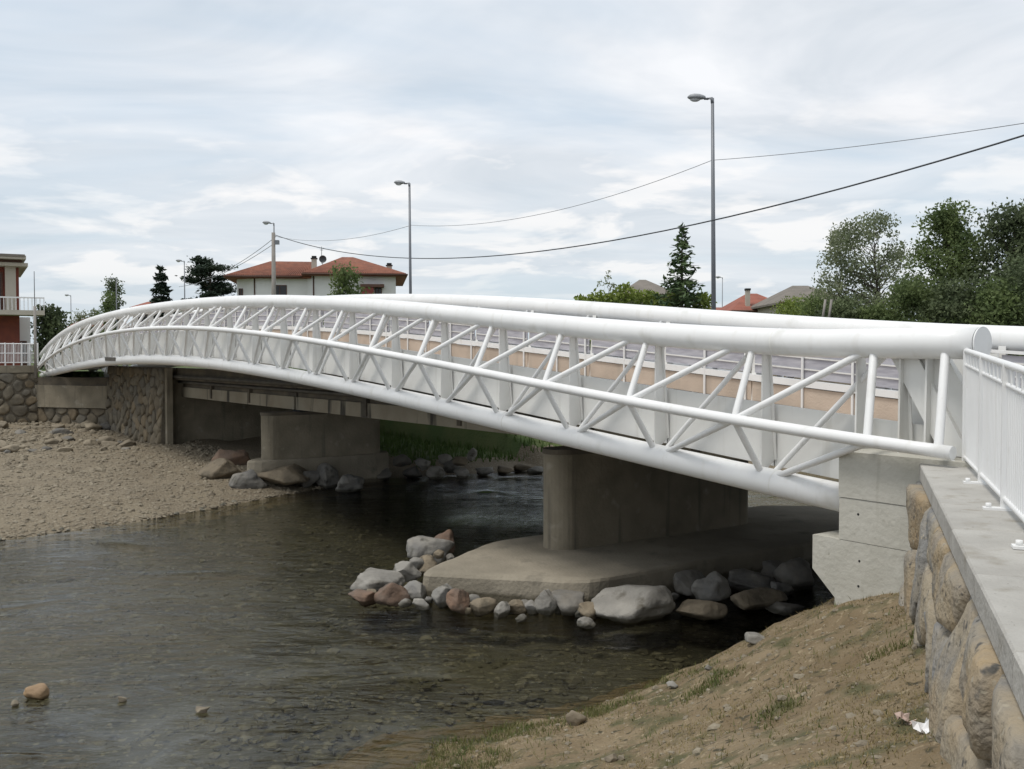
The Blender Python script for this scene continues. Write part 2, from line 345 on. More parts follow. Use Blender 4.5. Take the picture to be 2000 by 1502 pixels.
# a unit cylinder (radius 1, from z = 0 to 1) shared by every brace and bar
def unit_cyl(seg):
    m = MB(); m.sweep([(0, 0, 0), (0, 0, 1)], 1.0, seg); return m
CYL = {}
def rod(name, a, b, r, material, parent, seg=12):
    key = (material, seg)
    if key not in CYL:
        me = unit_cyl(seg).mesh('rod'); me.materials.append(MAT[material]); CYL[key] = me
    a = Vector(a); b = Vector(b); d = b - a
    o = obj_of(name, CYL[key], None, parent); q = Vector((0, 0, 1)).rotation_difference(d.normalized())
    pl = parent.location if parent else Vector((0, 0, 0))
    o.location = a - pl; o.rotation_mode = 'QUATERNION'; o.rotation_quaternion = q; o.scale = (r, r, d.length); return o
RNG = random.Random(7)

# ------------------------------------------------------------------ ground, beach, river
W0 = -EYE
def lerp(x, xs, ys): return float(np.interp(x, xs, ys))
EN = [-80, -20, 3.8, 7.6, 13.2, 16.8, 22.6, 30, 40, 55, 80, 150]
ET = [20, 23, 25.9, 26.9, 29.6, 30.9, 29.6, 24.5, 15, 2, -16, -60]
def edge_t(n): return lerp(n, EN, ET)
WALLP = [(-60, 57.5), (4.6, 56.8), (9.9, 57.4), (12.55, 53.8), (13.0, 53.2), (13.6, 44.0), (24, 44.0), (27, 39), (34, 33), (44, 24), (60, 10), (90, -12), (150, -55)]
def wall_t(n): return lerp(n, [p[0] for p in WALLP], [p[1] for p in WALLP])
PLAT = -0.95
def ground_h(n, t):
    e = edge_t(n); w_ = wall_t(n)
    b = noise.noise(Vector((n * 0.25, t * 0.25, 3.1))) * 0.12 + noise.noise(Vector((n * 1.1, t * 1.1, 9.1))) * 0.05
    if t >= w_: return PLAT + (noise.noise(Vector((n * .05, t * .05, 1))) * 0.15)
    if t >= e:
        s = (t - e) / max(w_ - e, 0.5)
        if n > 23: return W0 + 0.02 + (PLAT - W0) * min(1, s * 1.05) ** 0.8 + b
        return W0 + 0.02 + min(0.13 * (t - e), 0.32) + min(0.012 * (t - e), 0.3) + 0.12 * max(0, s - 0.70) / 0.30 + b * min(1, (t - e) * 0.6) * (1 + 1.6 * max(0, s - .6)) + (noise.noise(Vector((n * .8, t * .8, 2.2))) * .25 + .02) * max(0, s - .75) / .25
    d = e - t
    return W0 - min(0.50, 0.06 + 0.10 * d) + b * 0.8
def grid_axis(lo, hi, a, b, fine, coarse):
    xs = list(np.arange(a, b + 1e-6, fine)); x = a; st = fine
    while x > lo: st = min(st * 1.35, coarse); x -= st; xs.insert(0, x)
    x = b; st = fine
    while x < hi: st = min(st * 1.35, coarse); x += st; xs.append(x)
    return xs
gn = grid_axis(-1500, 1500, -6, 40, 0.32, 120); gt = grid_axis(-1500, 1600, 22, 60, 0.32, 120)
vs = []; fs = []; mi = []
for i, n in enumerate(gn):
    for j, t in enumerate(gt):
        vs.append(tuple(NT(n, t, ground_h(n, t))))
J = len(gt)
for i in range(len(gn) - 1):
    for j in range(J - 1):
        fs.append((i * J + j, (i + 1) * J + j, (i + 1) * J + j + 1, i * J + j + 1))
        nn = (gn[i] + gn[i + 1]) / 2; tt = (gt[j] + gt[j + 1]) / 2
        e = edge_t(nn); w_ = wall_t(nn)
        if tt < e - 0.8: mi.append(0)
        elif tt >= w_ - .3 or (nn > 19 and tt > e + 2.2): mi.append(2)
        else: mi.append(1)
me = bpy.data.meshes.new('ground'); me.from_pydata(vs, [], fs)
for k in ('bed', 'gravel', 'meadow'): me.materials.append(MAT[k])
me.polygons.foreach_set('material_index', mi); me.polygons.foreach_set('use_smooth', [True] * len(fs)); me.update()
tag(obj_of('ground', me, None), kind='structure')
m = MB(); m.add([NT(-160, -160, W0), NT(300, -160, W0), NT(300, 60, W0), NT(-160, 60, W0)], [(0, 1, 2, 3)])
tag(m.build('river_water', 'river_water'), kind='structure')

# near bank: the slope below the camera, falling from the retaining wall to the water
WD = Vector((0.334, 0.943)).normalized()           # direction of the retaining wall in plan
def wallx(y): return 0.354 * y + 0.62              # outer top edge of its coping
CTRL = [(4.5, 11.0, -2.62), (3.9, 11.9, -3.0), (4.2, 13.2, -3.3), (1.4, 11.8, -4.17), (-0.6, 11.4, -4.42), (2.9, 12.0, -3.52), (1.2, 7.9, -3.35), (2.3, 5.0, -2.12), (3.7, 9.0, -2.5),
        (0.2, 4.0, -2.2), (-3, 3, -2.9), (-1.2, 8.2, -4.05), (-2.2, 9.8, -4.55), (-5, 6, -4.5), (0.6, 0.0, -1.75), (-4, -3, -2.6), (3, 14.5, -4.6), (0.5, 13.4, -4.9), (-2, 13, -5.0), (-8, 4, -5.0), (-9, -4, -4.6), (2.0, 9.5, -3.45), (0.4, 9.8, -4.02)]
CA = np.array(CTRL)
def rbf_fit():
    X = CA[:, :2]; d = np.linalg.norm(X[:, None] - X[None], axis=2); A = d
    n = len(X); P = np.hstack([np.ones((n, 1)), X]); M_ = np.block([[A + np.eye(n) * -0.05, P], [P.T, np.zeros((3, 3))]])
    return np.linalg.solve(M_, np.concatenate([CA[:, 2], np.zeros(3)]))
RB = rbf_fit()
def bank_h(x, y):
    d = np.hypot(CA[:, 0] - x, CA[:, 1] - y); h = float(d @ RB[:-3] + RB[-3] + RB[-2] * x + RB[-1] * y)
    return h + noise.noise(Vector((x * 1.3, y * 1.3, 0))) * 0.07 + noise.noise(Vector((x * 3.1, y * 3.1, 5))) * 0.04 + noise.noise(Vector((x * 8.1, y * 8.1, 5))) * 0.018
xs = np.arange(-10, 6.01, 0.09); ys = np.arange(-6, 14.6, 0.09)
vs = []; fs = []
for x in xs:
    for y in ys: vs.append((x, y, max(bank_h(x, y), -5.4) + EYE))
J = len(ys)
for i in range(len(xs) - 1):
    for j in range(J - 1):
        if xs[i] > wallx(ys[j]) + 0.5: continue
        fs.append((i * J + j, (i + 1) * J + j, (i + 1) * J + j + 1, i * J + j + 1))
o = np_mesh('river_bank', vs, fs, 'soil', smooth=True); tag(o, kind='structure')

# raised ground behind the retaining wall (approach to the bridges)
m = MB()
m.add([(wallx(-12) + 0.5, -12, -1.32 + EYE), (60, -12, -1.32 + EYE), (60, 8, -1.32 + EYE), (9.6, 12.2, -1.32 + EYE), (wallx(11.0) + 0.5, 11.0, -1.32 + EYE)], [(0, 1, 2, 3, 4)])
tag(m.build('approach_pavement', 'asphalt'), kind='structure')

# ------------------------------------------------------------------ footbridge
KN = 10.46; KM = 9.95; KF = 12.93
def poly(c, t):
    r = 0.0
    for a in c: r = r * t + a
    return r
TOPC = [-1.0907819931e-07, 1.6863161659e-05, -0.00100362557, 0.026331385413, -0.22470693734, 0.68531817879]
MIDC = [-5.30433217e-08, 8.27594256e-06, -0.000525539207, 0.014161523748, -0.073493362064, -1.01780022625]
BOTC = [7.376486397e-07, -0.00010972030493, 0.0036016200905, 0.0328482231, -2.19731917663]
T0, T1 = 5.85, 57.2
def topz(t): return 0.11 + 0.02 * (t - 6) / 3 if t < 8.2 else max(poly(TOPC, t), 0.12 if t < 20 else -9)
def midz(t): return -1.06 if t < 6 else poly(MIDC, t)
def botz(t): return poly(BOTC, t)
def deckz(t): return botz(t) + 0.74 - 0.02 * max(0, (t - 48))
SH = 2.4
BAY = 2.05; TJ0 = 8.9
STN = [TJ0 + BAY * j for j in range(-1, 24)]
fb = thing('footbridge', NT(11.7, 31, W0), 'long arched white steel tube footbridge with trussed sides crossing the river', 'footbridge')
FBL = fb.location
def rel(m): m.v = [tuple(Vector(v) - FBL) for v in m.v]; return m
def fpart(m, name, material, parent): return rel(m).build(name, material, parent)
def tube_pts(n, zf, a, b, step=0.5):
    k = max(2, int((b - a) / step)); return [NT(n, a + (b - a) * i / k, zf(a + (b - a) * i / k)) for i in range(k + 1)]
def side(n, nm, sgn, sh, lab):
    e = bpy.data.objects.new('side_truss', None); col.objects.link(e); e.parent = fb; e['label'] = lab
    tz = lambda t: topz(min(max(t + sh, T0), T1)) if sh else topz(t)
    mz = lambda t: midz(min(t + sh, T1)) if sh else midz(t)
    bz = lambda t: botz(min(t + sh, T1)) if sh else botz(t)
    a0 = T0 - (2.2 if sh else 0)
    fpart(MB().sweep(tube_pts(n, tz, a0, T1), 0.178, 32), 'top_chord', 'white_paint', e)
    fpart(MB().sweep(tube_pts(nm, mz, T0 - 0.0, T1 - 1.2), 0.074, 20), 'middle_chord', 'white_paint', e)
    fpart(MB().sweep(tube_pts(n, bz, 7.42, T1), 0.178, 32), 'bottom_chord', 'white_paint', e)
    for tw in np.arange(8.0 + sgn * .6, 56, 6.1):
        for zf, nn_ in ((tz, n), (bz, n)):
            fpart(MB().sweep([NT(nn_, tw - .012, zf(tw - .012)), NT(nn_, tw, zf(tw)), NT(nn_, tw + .012, zf(tw + .012))], [.1785, .1815, .1785], 32, caps=False), 'weld_seam', 'white_panel', e)
    def br(a, b, r): rod_rel('brace', a, b, r, e)
    def rod_rel(name, a, b, r, par):
        o = rod(name, a, b, r, 'white_paint', None, 12); o.parent = par; o.location = Vector(a) - FBL
    for j, t in enumerate(STN):
        if t > T1 - 1.0: continue
        T = NT(n, t + 0.1, tz(t + 0.1)); M_ = NT(nm, t, mz(t)); B_ = NT(n, t - 0.1, bz(t - 0.1))
        if j > 0: br(M_, T, 0.047)
        if t > 7.5: br(M_, B_, 0.044)
        if j > 0:
            tp = STN[j - 1]
            br(M_, NT(n, tp + 0.22, tz(tp + 0.22)), 0.045)
            br(B_, NT(nm, tp, mz(tp)), 0.044)
            br(NT(n + sgn * 0.12, t - 0.15, bz(t) + .1), NT(n + sgn * 0.12, tp + 0.1, tz(tp)), 0.038)
        # tapered plate rib standing across the truss
        q = n + sgn * 0.02
        m = MB(); th = 0.012
        hb = bz(t) + 0.05; ht = tz(t) - 0.08
        for a, b in (((q, 0.20), (q + sgn * 0.30, 0.20)),):
            P = [NT(q, t - th, hb), NT(q + sgn * 0.28, t - th, hb + 0.2), NT(q + sgn * 0.28, t + th, hb + 0.2), NT(q, t + th, hb),
                 NT(q + sgn * 0.02, t - th, ht), NT(q + sgn * 0.13, t - th, ht), NT(q + sgn * 0.13, t + th, ht), NT(q + sgn * 0.02, t + th, ht)]
            m.hexa(P)
        m.hexa([NT(q + sgn * 0.26, t - 0.05, hb + .2), NT(q + sgn * 0.275, t - 0.05, hb + .2), NT(q + sgn * 0.275, t + 0.05, hb + .2), NT(q + sgn * 0.26, t + 0.05, hb + .2),
                NT(q + sgn * 0.12, t - 0.05, ht), NT(q + sgn * 0.135, t - 0.05, ht), NT(q + sgn * 0.135, t + 0.05, ht), NT(q + sgn * 0.12, t + 0.05, ht)])
        fpart(m, 'rib_plate', 'white_panel', e)
    # end struts between top and middle chord
    for t in (6.12,):
        br(NT(nm, t - .1, mz(t) if not sh else -1.0), NT(n - sgn * 0.05, t + 0.1, tz(t)), 0.05)
    br(NT(nm, 6.9, mz(6.9)), NT(n - sgn * .02, 7.15, tz(7.15)), 0.05)
    return e
near = side(KN, KM, 1, 0.0, 'near side truss of three white tubes with zigzag braces')
far = side(KF, KF + 0.51, -1, SH, 'far side truss, its top tube showing above the near one')
# end plates and folded end panels of the near truss
m = MB(); m.sweep([NT(KN, T0 - 0.012, topz(T0)), NT(KN, T0 - 0.03, topz(T0))], 0.182, 32); fpart(m, 'end_cap', 'white_paint', near)
m = MB(); m.hexa([NT(KN - .22, 5.86, -1.18), NT(KN + .34, 5.86, -1.18), NT(KN + .34, 5.89, -1.18), NT(KN - .22, 5.89, -1.18),
                  NT(KN - .12, 5.86, 0.0), NT(KN + .2, 5.86, 0.0), NT(KN + .2, 5.89, 0.0), NT(KN - .12, 5.89, 0.0)]); fpart(m, 'end_plate', 'white_panel', near)
for (ta, tb, na, nb) in ((7.05, 6.35, .10, .30), (6.72, 6.02, .16, .42)):
    m = MB(); m.hexa([NT(KN + na, tb - .35, -1.16), NT(KN + nb, tb - .35, -1.16), NT(KN + nb, tb, -1.16), NT(KN + na, tb, -1.16),
                      NT(KN + na, ta - .35, 0.02), NT(KN + na + .06, ta - .35, 0.02), NT(KN + na + .06, ta, 0.02), NT(KN + na, ta, 0.02)])
    fpart(m, 'folded_panel', 'white_panel', near)
for t in (7.42, 6.5):
    m = MB(); m.hexa([NT(KN, t - .012, -1.2), NT(KN + .4, t - .012, -1.2), NT(KN + .4, t + .012, -1.2), NT(KN, t + .012, -1.2),
                      NT(KN + .02, t - .012, 0.02), NT(KN + .16, t - .012, 0.02), NT(KN + .16, t + .012, 0.02), NT(KN + .02, t + .012, 0.02)])
    fpart(m, 'rib_plate', 'white_panel', near)
m = MB(); m.ntbox(KN + .45, KN + .47, 5.9, 7.1, -1.15, 0.0); fpart(m, 'end_panel', 'white_panel', near)
# deck, fascia panels, kerbs and far railing, bay by bay along the arch
def strip(n0, n1, lo, hi, a, b, zf, k=4):
    m = MB(); vs = []; fs = []
    for i in range(k + 1):
        t = a + (b - a) * i / k; z = zf(t); vs += [NT(n0, t, z + lo), NT(n1, t, z + lo), NT(n1, t, z + hi), NT(n0, t, z + hi)]
    for i in range(k):
        for c in range(4):
            c2 = (c + 1) % 4; fs.append((i * 4 + c, i * 4 + c2, (i + 1) * 4 + c2, (i + 1) * 4 + c))
    fs += [(3, 2, 1, 0), (k * 4, k * 4 + 1, k * 4 + 2, k * 4 + 3)]; return m.add(vs, fs)
bays = [5.9] + STN[:-1] + [56.6]
bays = [t for t in bays if t <= 56.7]
for a, b in zip(bays[:-1], bays[1:]):
    g = 0.012
    fpart(strip(KN + .36, KF - .30, -0.10, 0.0, a + g, b - g, deckz), 'deck_slab', 'deck_resin', fb)
    fpart(strip(KN + .30, KN + .335, -0.58, 0.26, a + g, b - g, deckz), 'fascia_panel', 'white_panel', fb)
    fpart(strip(KF - .335, KF - .30, -0.50, 0.0, a + g, b - g, deckz), 'fascia_panel', 'white_panel', fb)
    k = fpart(strip(KF - .27, KF - .22, 0.03, 0.34, a + g, b - g, deckz), 'kick_board', 'deck_resin', fb)
    p = fpart(strip(KF - .255, KF - .235, 0.49, 1.08, a + .05, b - .05, deckz), 'railing_panel', 'lilac_panel', fb)
    for s_ in (0.62, 0.80, 0.97):
        fpart(strip(KF - .272, KF - .26, s_, s_ + 0.022, a + .05, b - .05, deckz), 'railing_slat', 'white_panel', p)
    mid_t = (a + b) / 2
    for tt in (a + .12, mid_t):
        o = rod('railing_post', NT(KF - .29, tt, deckz(tt)), NT(KF - .29, tt, deckz(tt) + 1.12), 0.022, 'white_paint', None, 8); o.parent = fb; o.location -= FBL
fpart(strip(KF - .30, KF - .19, 0.355, 0.46, 5.9, 56.5, deckz, 60), 'kerb_rail', 'white_paint', fb)
fpart(strip(KF - .30, KF - .22, 1.10, 1.14, 5.9, 56.5, deckz, 60), 'hand_rail', 'white_paint', fb)
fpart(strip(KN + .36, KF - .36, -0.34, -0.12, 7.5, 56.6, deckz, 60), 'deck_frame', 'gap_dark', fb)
# inspection plate on the truss at the far end
c = at(238, 692, 40.7); _n, _t = toNT(c.x, c.y); m = MB().ntbox(10.255, 10.283, _t - .8, _t + .8, botz(_t) + .0, botz(_t) + .15); fpart(m, 'name_plate', 'pipe', near)
# cross beams under the deck
for t in STN:
    if 7.6 < t < 56: fpart(strip(KN + .36, KF - .36, -0.52, -0.36, t - .06, t + .06, deckz, 1), 'cross_beam', 'white_panel', fb)

# near abutment of the footbridge
ab = thing('concrete_abutment', NT(11, 6.6, -3.2), 'pale new concrete abutment block holding the near end of the white bridge', 'abutment')
def apart(m, name, mt): 
    m.v = [tuple(Vector(v) - ab.location) for v in m.v]; return m.build(name, mt, ab)
apart(MB().ntbox(10.12, 14.2, 4.4, 7.40, -1.72, -1.17), 'upper_block', 'new_concrete')
apart(MB().ntbox(10.128, 14.2, 4.4, 7.395, -2.23, -1.728), 'middle_block', 'new_concrete')
apart(MB().ntbox(10.12, 14.2, 4.4, 7.44, -4.9, -2.238), 'lower_block', 'new_concrete')
m = MB(); P = [(7.448, -2.24), (7.80, -2.24), (7.80, -2.66), (7.448, -2.98)]
vs = [NT(10.16, t, h) for t, h in P] + [NT(14.1, t, h) for t, h in P]
m.add(vs, [(3, 2, 1, 0), (4, 5, 6, 7), (0, 1, 5, 4), (1, 2, 6, 5), (2, 3, 7, 6), (3, 0, 4, 7)]); apart(m, 'bearing_corbel', 'new_concrete')
m = MB()
for h in (-1.9, -2.45, -2.75):
    for t in (4.9, 5.7, 6.4, 7.1): m.sweep([NT(10.1265 if h > -2.2 else 10.1185, t + .03 * math.sin(h * 9), h), NT(10.14, t + .03 * math.sin(h * 9), h)], 0.016, 8)
apart(m, 'tie_holes', 'gap_dark')

# ------------------------------------------------------------------ road bridge on piers behind the footbridge
rb = thing('road_bridge', NT(17.5, 25, W0), 'old weathered concrete road bridge on wall piers behind the white bridge', 'bridge')
def rpart(m, name, mt, par=None):
    m.v = [tuple(Vector(v) - rb.location) for v in m.v]; return m.build(name, mt, par or rb)
PT = [15.75, 30.9]; TE = 43.2; TS = 6.9
sp = [TS, PT[0], PT[1], TE]
for a, b in zip(sp[:-1], sp[1:]):
    for k, n in enumerate((13.3, 15.3, 17.3, 19.3, 21.3)):
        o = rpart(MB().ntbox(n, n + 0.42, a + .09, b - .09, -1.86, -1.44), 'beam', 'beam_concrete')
        rpart(MB().ntbox(n + .08, n + .30, a + .09, b - .09, -1.438, -1.12), 'beam_web', 'stain_shade_concrete', o)
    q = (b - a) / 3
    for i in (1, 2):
        rpart(MB().ntbox(13.26, 21.8, a + q * i - .09, a + q * i + .09, -1.80, -1.13), 'diaphragm', 'stain_shade_concrete')
rpart(MB().ntbox(12.95, 22.2, TS - 2, TE + 3, -1.118, -0.86), 'deck_slab', 'stain_shade_concrete')
rpart(MB().ntbox(13.4, 21.8, TS - 3, TE + 6, -0.858, -0.84), 'road_surface', 'asphalt')
rpart(MB().ntbox(12.98, 13.35, TS - 1, TE + 3, -0.858, -0.62), 'kerb', 'stain_shade_concrete')
rpart(MB().ntbox(21.85, 22.2, TS - 2, TE + 3, -0.858, -0.15), 'parapet', 'old_concrete')
for h, r in ((-1.22, 0.06), (-0.98, 0.075)):
    rpart(MB().sweep([NT(12.86 if h > -1.1 else 13.2, t, h) for t in np.arange(TS, TE + .1, 2)], r, 10), 'pipe', 'pipe')
for k, tc_ in enumerate(PT):
    p = bpy.data.objects.new('pier', None); col.objects.link(p); p.parent = rb
    p['label'] = ['wall pier with rounded nose on the pointed footing in the river', 'farther wall pier beside the gravel beach'][k]
    base = -3.92 if k == 0 else -3.44
    L0, L1 = 12.55, (17.3 if k == 0 else 15.8); R = 0.40; pl = []
    for a in np.linspace(-90, 90, 15): pl.append(NT(L0 - math.cos(math.radians(a)) * R, tc_ + math.sin(math.radians(a)) * R, 0))
    for a in np.linspace(90, 270, 15): pl.append(NT(L1 + 0.2 - math.cos(math.radians(a)) * R, tc_ + math.sin(math.radians(a)) * R, 0))
    pl = [(v.x, v.y) for v in pl]
    # body with smooth nose
    mm = MB().prism(pl[::-1], base + EYE - .3, -2.02 + EYE); rpart(mm, 'pier_wall', 'old_concrete', p)
    pc = [(v[0], v[1]) for v in pl]
    c = NT((L0 + L1) / 2, tc_, 0); pc = [(c.x + (x - c.x) * 1.012 , c.y + (y - c.y) * 1.012) for x, y in pc]
    rpart(MB().prism(pc[::-1], -2.018 + EYE, -1.92 + EYE), 'pier_cap', 'stain_shade_concrete', p)
    for n in (13.5, 15.5, 17.5): rpart(MB().ntbox(n - .16, n + .16, tc_ - .28, tc_ + .28, -1.919, -1.862), 'bearing', 'gap_dark', p)
    # pointed footing
    ty = tc_ - 0.65 if k == 0 else tc_ + 0.15
    hw = 1.98 if k == 0 else 0.70; tip = 9.0 if k == 0 else 11.5; shn = 11.35 if k == 0 else 12.2; bk = 20.3 if k == 0 else 16.2; be_ = 22.5 if k == 0 else 17.0
    tops = [(tip, ty - 0.25), (shn - .25, ty - hw), (bk, ty - hw), (be_, ty), (bk, ty + hw), (shn + .3, ty + hw)]
    if k == 0: tops[0] = (8.95, ty + .35); tops[1] = (11.05, ty - hw)
    m = MB(); c = (15.5 if k == 0 else 14.5, ty); nb = len(tops)
    ring = lambda s, h: [NT(c[0] + (n - c[0]) * s, c[1] + (t - c[1]) * s, h) for n, t in tops]
    pr = []
    for i in range(nb):            # chip the straight edges into short worn lengths and round the corners
        a_, b_ = tops[i], tops[(i + 1) % nb]; ns = max(2, int(math.hypot(b_[0] - a_[0], b_[1] - a_[1]) / .22))
        pr += [(a_[0] + (b_[0] - a_[0]) * q / ns, a_[1] + (b_[1] - a_[1]) * q / ns) for q in range(ns)]
    for _ in range(2): pr = [(pr[i][0] * .5 + (pr[i - 1][0] + pr[(i + 1) % len(pr)][0]) * .25, pr[i][1] * .5 + (pr[i - 1][1] + pr[(i + 1) % len(pr)][1]) * .25) for i in range(len(pr))]
    tops = pr; nb = len(tops)
    def ring(s, h, wob=.0): return [NT(c[0] + (n - c[0]) * s + wob * noise.noise(Vector((n * 2.3, t * 2.3, h))), c[1] + (t - c[1]) * s + wob * noise.noise(Vector((n * 2.3, t * 2.3, h + 7))), h + wob * .5 * noise.noise(Vector((n * 1.7, t * 1.7, 3)))) for n, t in tops]
    vs = ring(1.01, W0 - .6) + ring(1.005, base - .30, .05) + ring(1.0, base - 0.07, .05) + ring(0.99, base - .02, .04) + ring(0.97, base, .01)
    fs = [(r * nb + i, r * nb + (i + 1) % nb, (r + 1) * nb + (i + 1) % nb, (r + 1) * nb + i) for r in range(4) for i in range(nb)] + [tuple(range(4 * nb, 5 * nb))]
    m.add(vs, fs); rpart(m, 'footing', 'footing_concrete', p)
rpart(MB().ntbox(12.75, 22.0, 42.9, 44.4, -4.6, -0.87), 'abutment_wall', 'old_concrete')
rpart(MB().ntbox(12.5, 12.745, 42.3, 42.9, -4.8, -0.6), 'abutment_pilaster', 'old_concrete')
rpart(MB().ntbox(14.3, 23.0, 4.0, 6.95, -4.9, -0.87), 'abutment_wall', 'old_concrete')

# ------------------------------------------------------------------ stone masonry built stone by stone
def clip(poly_, p, q):
    mx, my = (p[0] + q[0]) / 2, (p[1] + q[1]) / 2; dx, dy = q[0] - p[0], q[1] - p[1]; r = []
    f = lambda a: (a[0] - mx) * dx + (a[1] - my) * dy
    for i in range(len(poly_)):
        a, b = poly_[i], poly_[(i + 1) % len(poly_)]; fa, fb_ = f(a), f(b)
        if fa <= 0: r.append(a)
        if (fa < 0) != (fb_ < 0):
            s = fa / (fa - fb_); r.append((a[0] + (b[0] - a[0]) * s, a[1] + (b[1] - a[1]) * s))
    return r
def voronoi(L, H, sw, sh, rng):
    pts = []; rows = max(1, round(H / sh))
    for r in range(rows):
        k = max(1, round(L / sw))
        for c in range(k): pts.append(((c + .5 * (r % 2) + rng.uniform(.15, .85)) * L / k, (r + rng.uniform(.22, .78)) * H / rows))
    cells = []
    for i, p in enumerate(pts):
        pl = [(0, 0), (L, 0), (L, H), (0, H)]
        for j, q in enumerate(pts):
            if i != j and abs(p[0] - q[0]) < 4 * sw and abs(p[1] - q[1]) < 4 * sh: pl = clip(pl, p, q)
            if len(pl) < 3: break
        if len(pl) >= 3: cells.append(pl)
    return cells
def stone_mesh(pl, depth, joint, rng, frame, step=0.22, rnd=.25, rough=.18):
    # polygon (wall coordinates) -> bulged stone; frame(u, v, out) gives the world point
    cx = sum(p[0] for p in pl) / len(pl); cy = sum(p[1] for p in pl) / len(pl); fine = []
    k = len(pl)
    for i in range(k):
        a, b = pl[i], pl[(i + 1) % k]; L = math.hypot(b[0] - a[0], b[1] - a[1]); ns = max(1, min(8, int(L / step)))
        for s in range(ns): fine.append((a[0] + (b[0] - a[0]) * s / ns, a[1] + (b[1] - a[1]) * s / ns))
    # round the corners
    k = len(fine); fine = [(fine[i][0] * (1 - 2 * rnd) + (fine[i - 1][0] + fine[(i + 1) % k][0]) * rnd, fine[i][1] * (1 - 2 * rnd) + (fine[i - 1][1] + fine[(i + 1) % k][1]) * rnd) for i in range(k)]
    size = math.sqrt(max(1e-4, abs(sum(fine[i][0] * fine[(i + 1) % k][1] - fine[(i + 1) % k][0] * fine[i][1] for i in range(k)) / 2)))
    s0 = max(0.5, 1 - joint / size); d = depth * rng.uniform(.65, 1.25); tx, ty = rng.uniform(-.35, .35), rng.uniform(-.35, .35)
    seed = rng.uniform(0, 99); vs = []; fs = []
    RG = [(s0 * 1.0, -0.12), (s0, d * .45), (s0 * .88, d * .82), (s0 * .66, d * .95), (s0 * .33, d)]
    for s, o in RG:
        for (x, y) in fine:
            X, Y = cx + (x - cx) * s, cy + (y - cy) * s
            j = (noise.noise(Vector((X * 2.2, Y * 2.2, seed))) + .5 * noise.noise(Vector((X * 6, Y * 6, seed)))) * rough * size
            oo = o + ((x - cx) * tx + (y - cy) * ty) * s * .35 * (o > 0) + (j * .55 if o > 0 else 0)
            vs.append(frame(X + (j * .12 if o > 0 else 0), Y + (j * .1 if o > 0 else 0), oo))
    vs.append(frame(cx, cy, d * 1.02))
    for r in range(4):
        for i in range(k): fs.append((r * k + i, r * k + (i + 1) % k, (r + 1) * k + (i + 1) % k, (r + 1) * k + i))
    for i in range(k): fs.append((4 * k + i, 4 * k + (i + 1) % k, 5 * k))
    m = MB(); m.add(vs, fs, True); return m
def stone_wall(root, a, b, zb, zt, sw, sh, depth, joint, material, rng, core='mortar', thick=0.5, batter=0.0, **kw):
    a = Vector((a[0], a[1], 0)); b = Vector((b[0], b[1], 0)); d = (b - a); L = d.length; d.normalize(); outv = Vector((d.y, -d.x, 0)); H = zt - zb
    def fr(u, v, o): return a + d * u + outv * (o + (H - v) * batter) + Vector((0, 0, zb + v)) - root.location
    m = MB(); m.hexa([fr(0, 0, -thick), fr(L, 0, -thick), fr(L, 0, 0), fr(0, 0, 0), fr(0, H, -thick), fr(L, H, -thick), fr(L, H, 0), fr(0, H, 0)])
    m.build('mortar_core', core, root)
    for pl in voronoi(L, H, sw, sh, rng): stone_mesh(pl, depth, joint, rng, fr, **kw).build('stone', material, root)

# far river wall
rng = random.Random(3)
fw = thing('river_wall', at(200, 800, 49), 'old rubble stone river wall on the far bank beside the gravel beach', 'wall')
def xy(px, z): v = at(px, 700, z); return (v.x, v.y)
cA = NT(12.5, 42.6, 0); pA = (cA.x, cA.y); pB = xy(214, 49.5); pC = xy(74, 51.0); pD = xy(-160, 47.5)
stone_wall(fw, pB, pA, -4.3 + EYE, -0.62 + EYE, 0.78, 0.42, 0.11, 0.03, 'wall_stone', rng, batter=0.06, rnd=.16, rough=.26)
stone_wall(fw, pC, pB, -4.3 + EYE, -2.75 + EYE, 0.78, 0.42, 0.11, 0.03, 'wall_stone', rng, batter=0.06, rnd=.16, rough=.26)
stone_wall(fw, pD, pC, -4.3 + EYE, -0.98 + EYE, 0.78, 0.42, 0.11, 0.03, 'wall_stone', rng, batter=0.06, rnd=.16, rough=.26)
def prism_on(a, b, h0, h1, th, off=0.0):
    a = Vector((*a, 0)); b = Vector((*b, 0)); d = (b - a).normalized(); o = Vector((d.y, -d.x, 0)); m = MB()
    P = [a - o * th, b - o * th, b + o * off, a + o * off]
    m.hexa([tuple(p + Vector((0, 0, h0 + EYE))) for p in P] + [tuple(p + Vector((0, 0, h1 + EYE))) for p in P]); return m
def wpart(m, n, mt): m.v = [tuple(Vector(v) - fw.location) for v in m.v]; return m.build(n, mt, fw)
wpart(prism_on(pD, pC, -0.978, -0.62, 0.5, 0.10), 'capping', 'old_concrete')
be = tag(prism_on(pC, pB, -2.74, -1.62, 2.2, 0.22).at_origin('bearing_block', 'old_concrete', (pB[0], pB[1], -2.7 + EYE)), 'grey concrete bearing block in the far river wall under the bridge end', 'abutment')
m = prism_on(pC, pB, -1.615, -1.22, 7.0, 0.10); m.v = [tuple(Vector(v) - be.location) for v in m.v]; m.build('bearing_shelf', 'stain_shade_concrete', be)  # shadow below the truss end is put into the shelf's dark colour

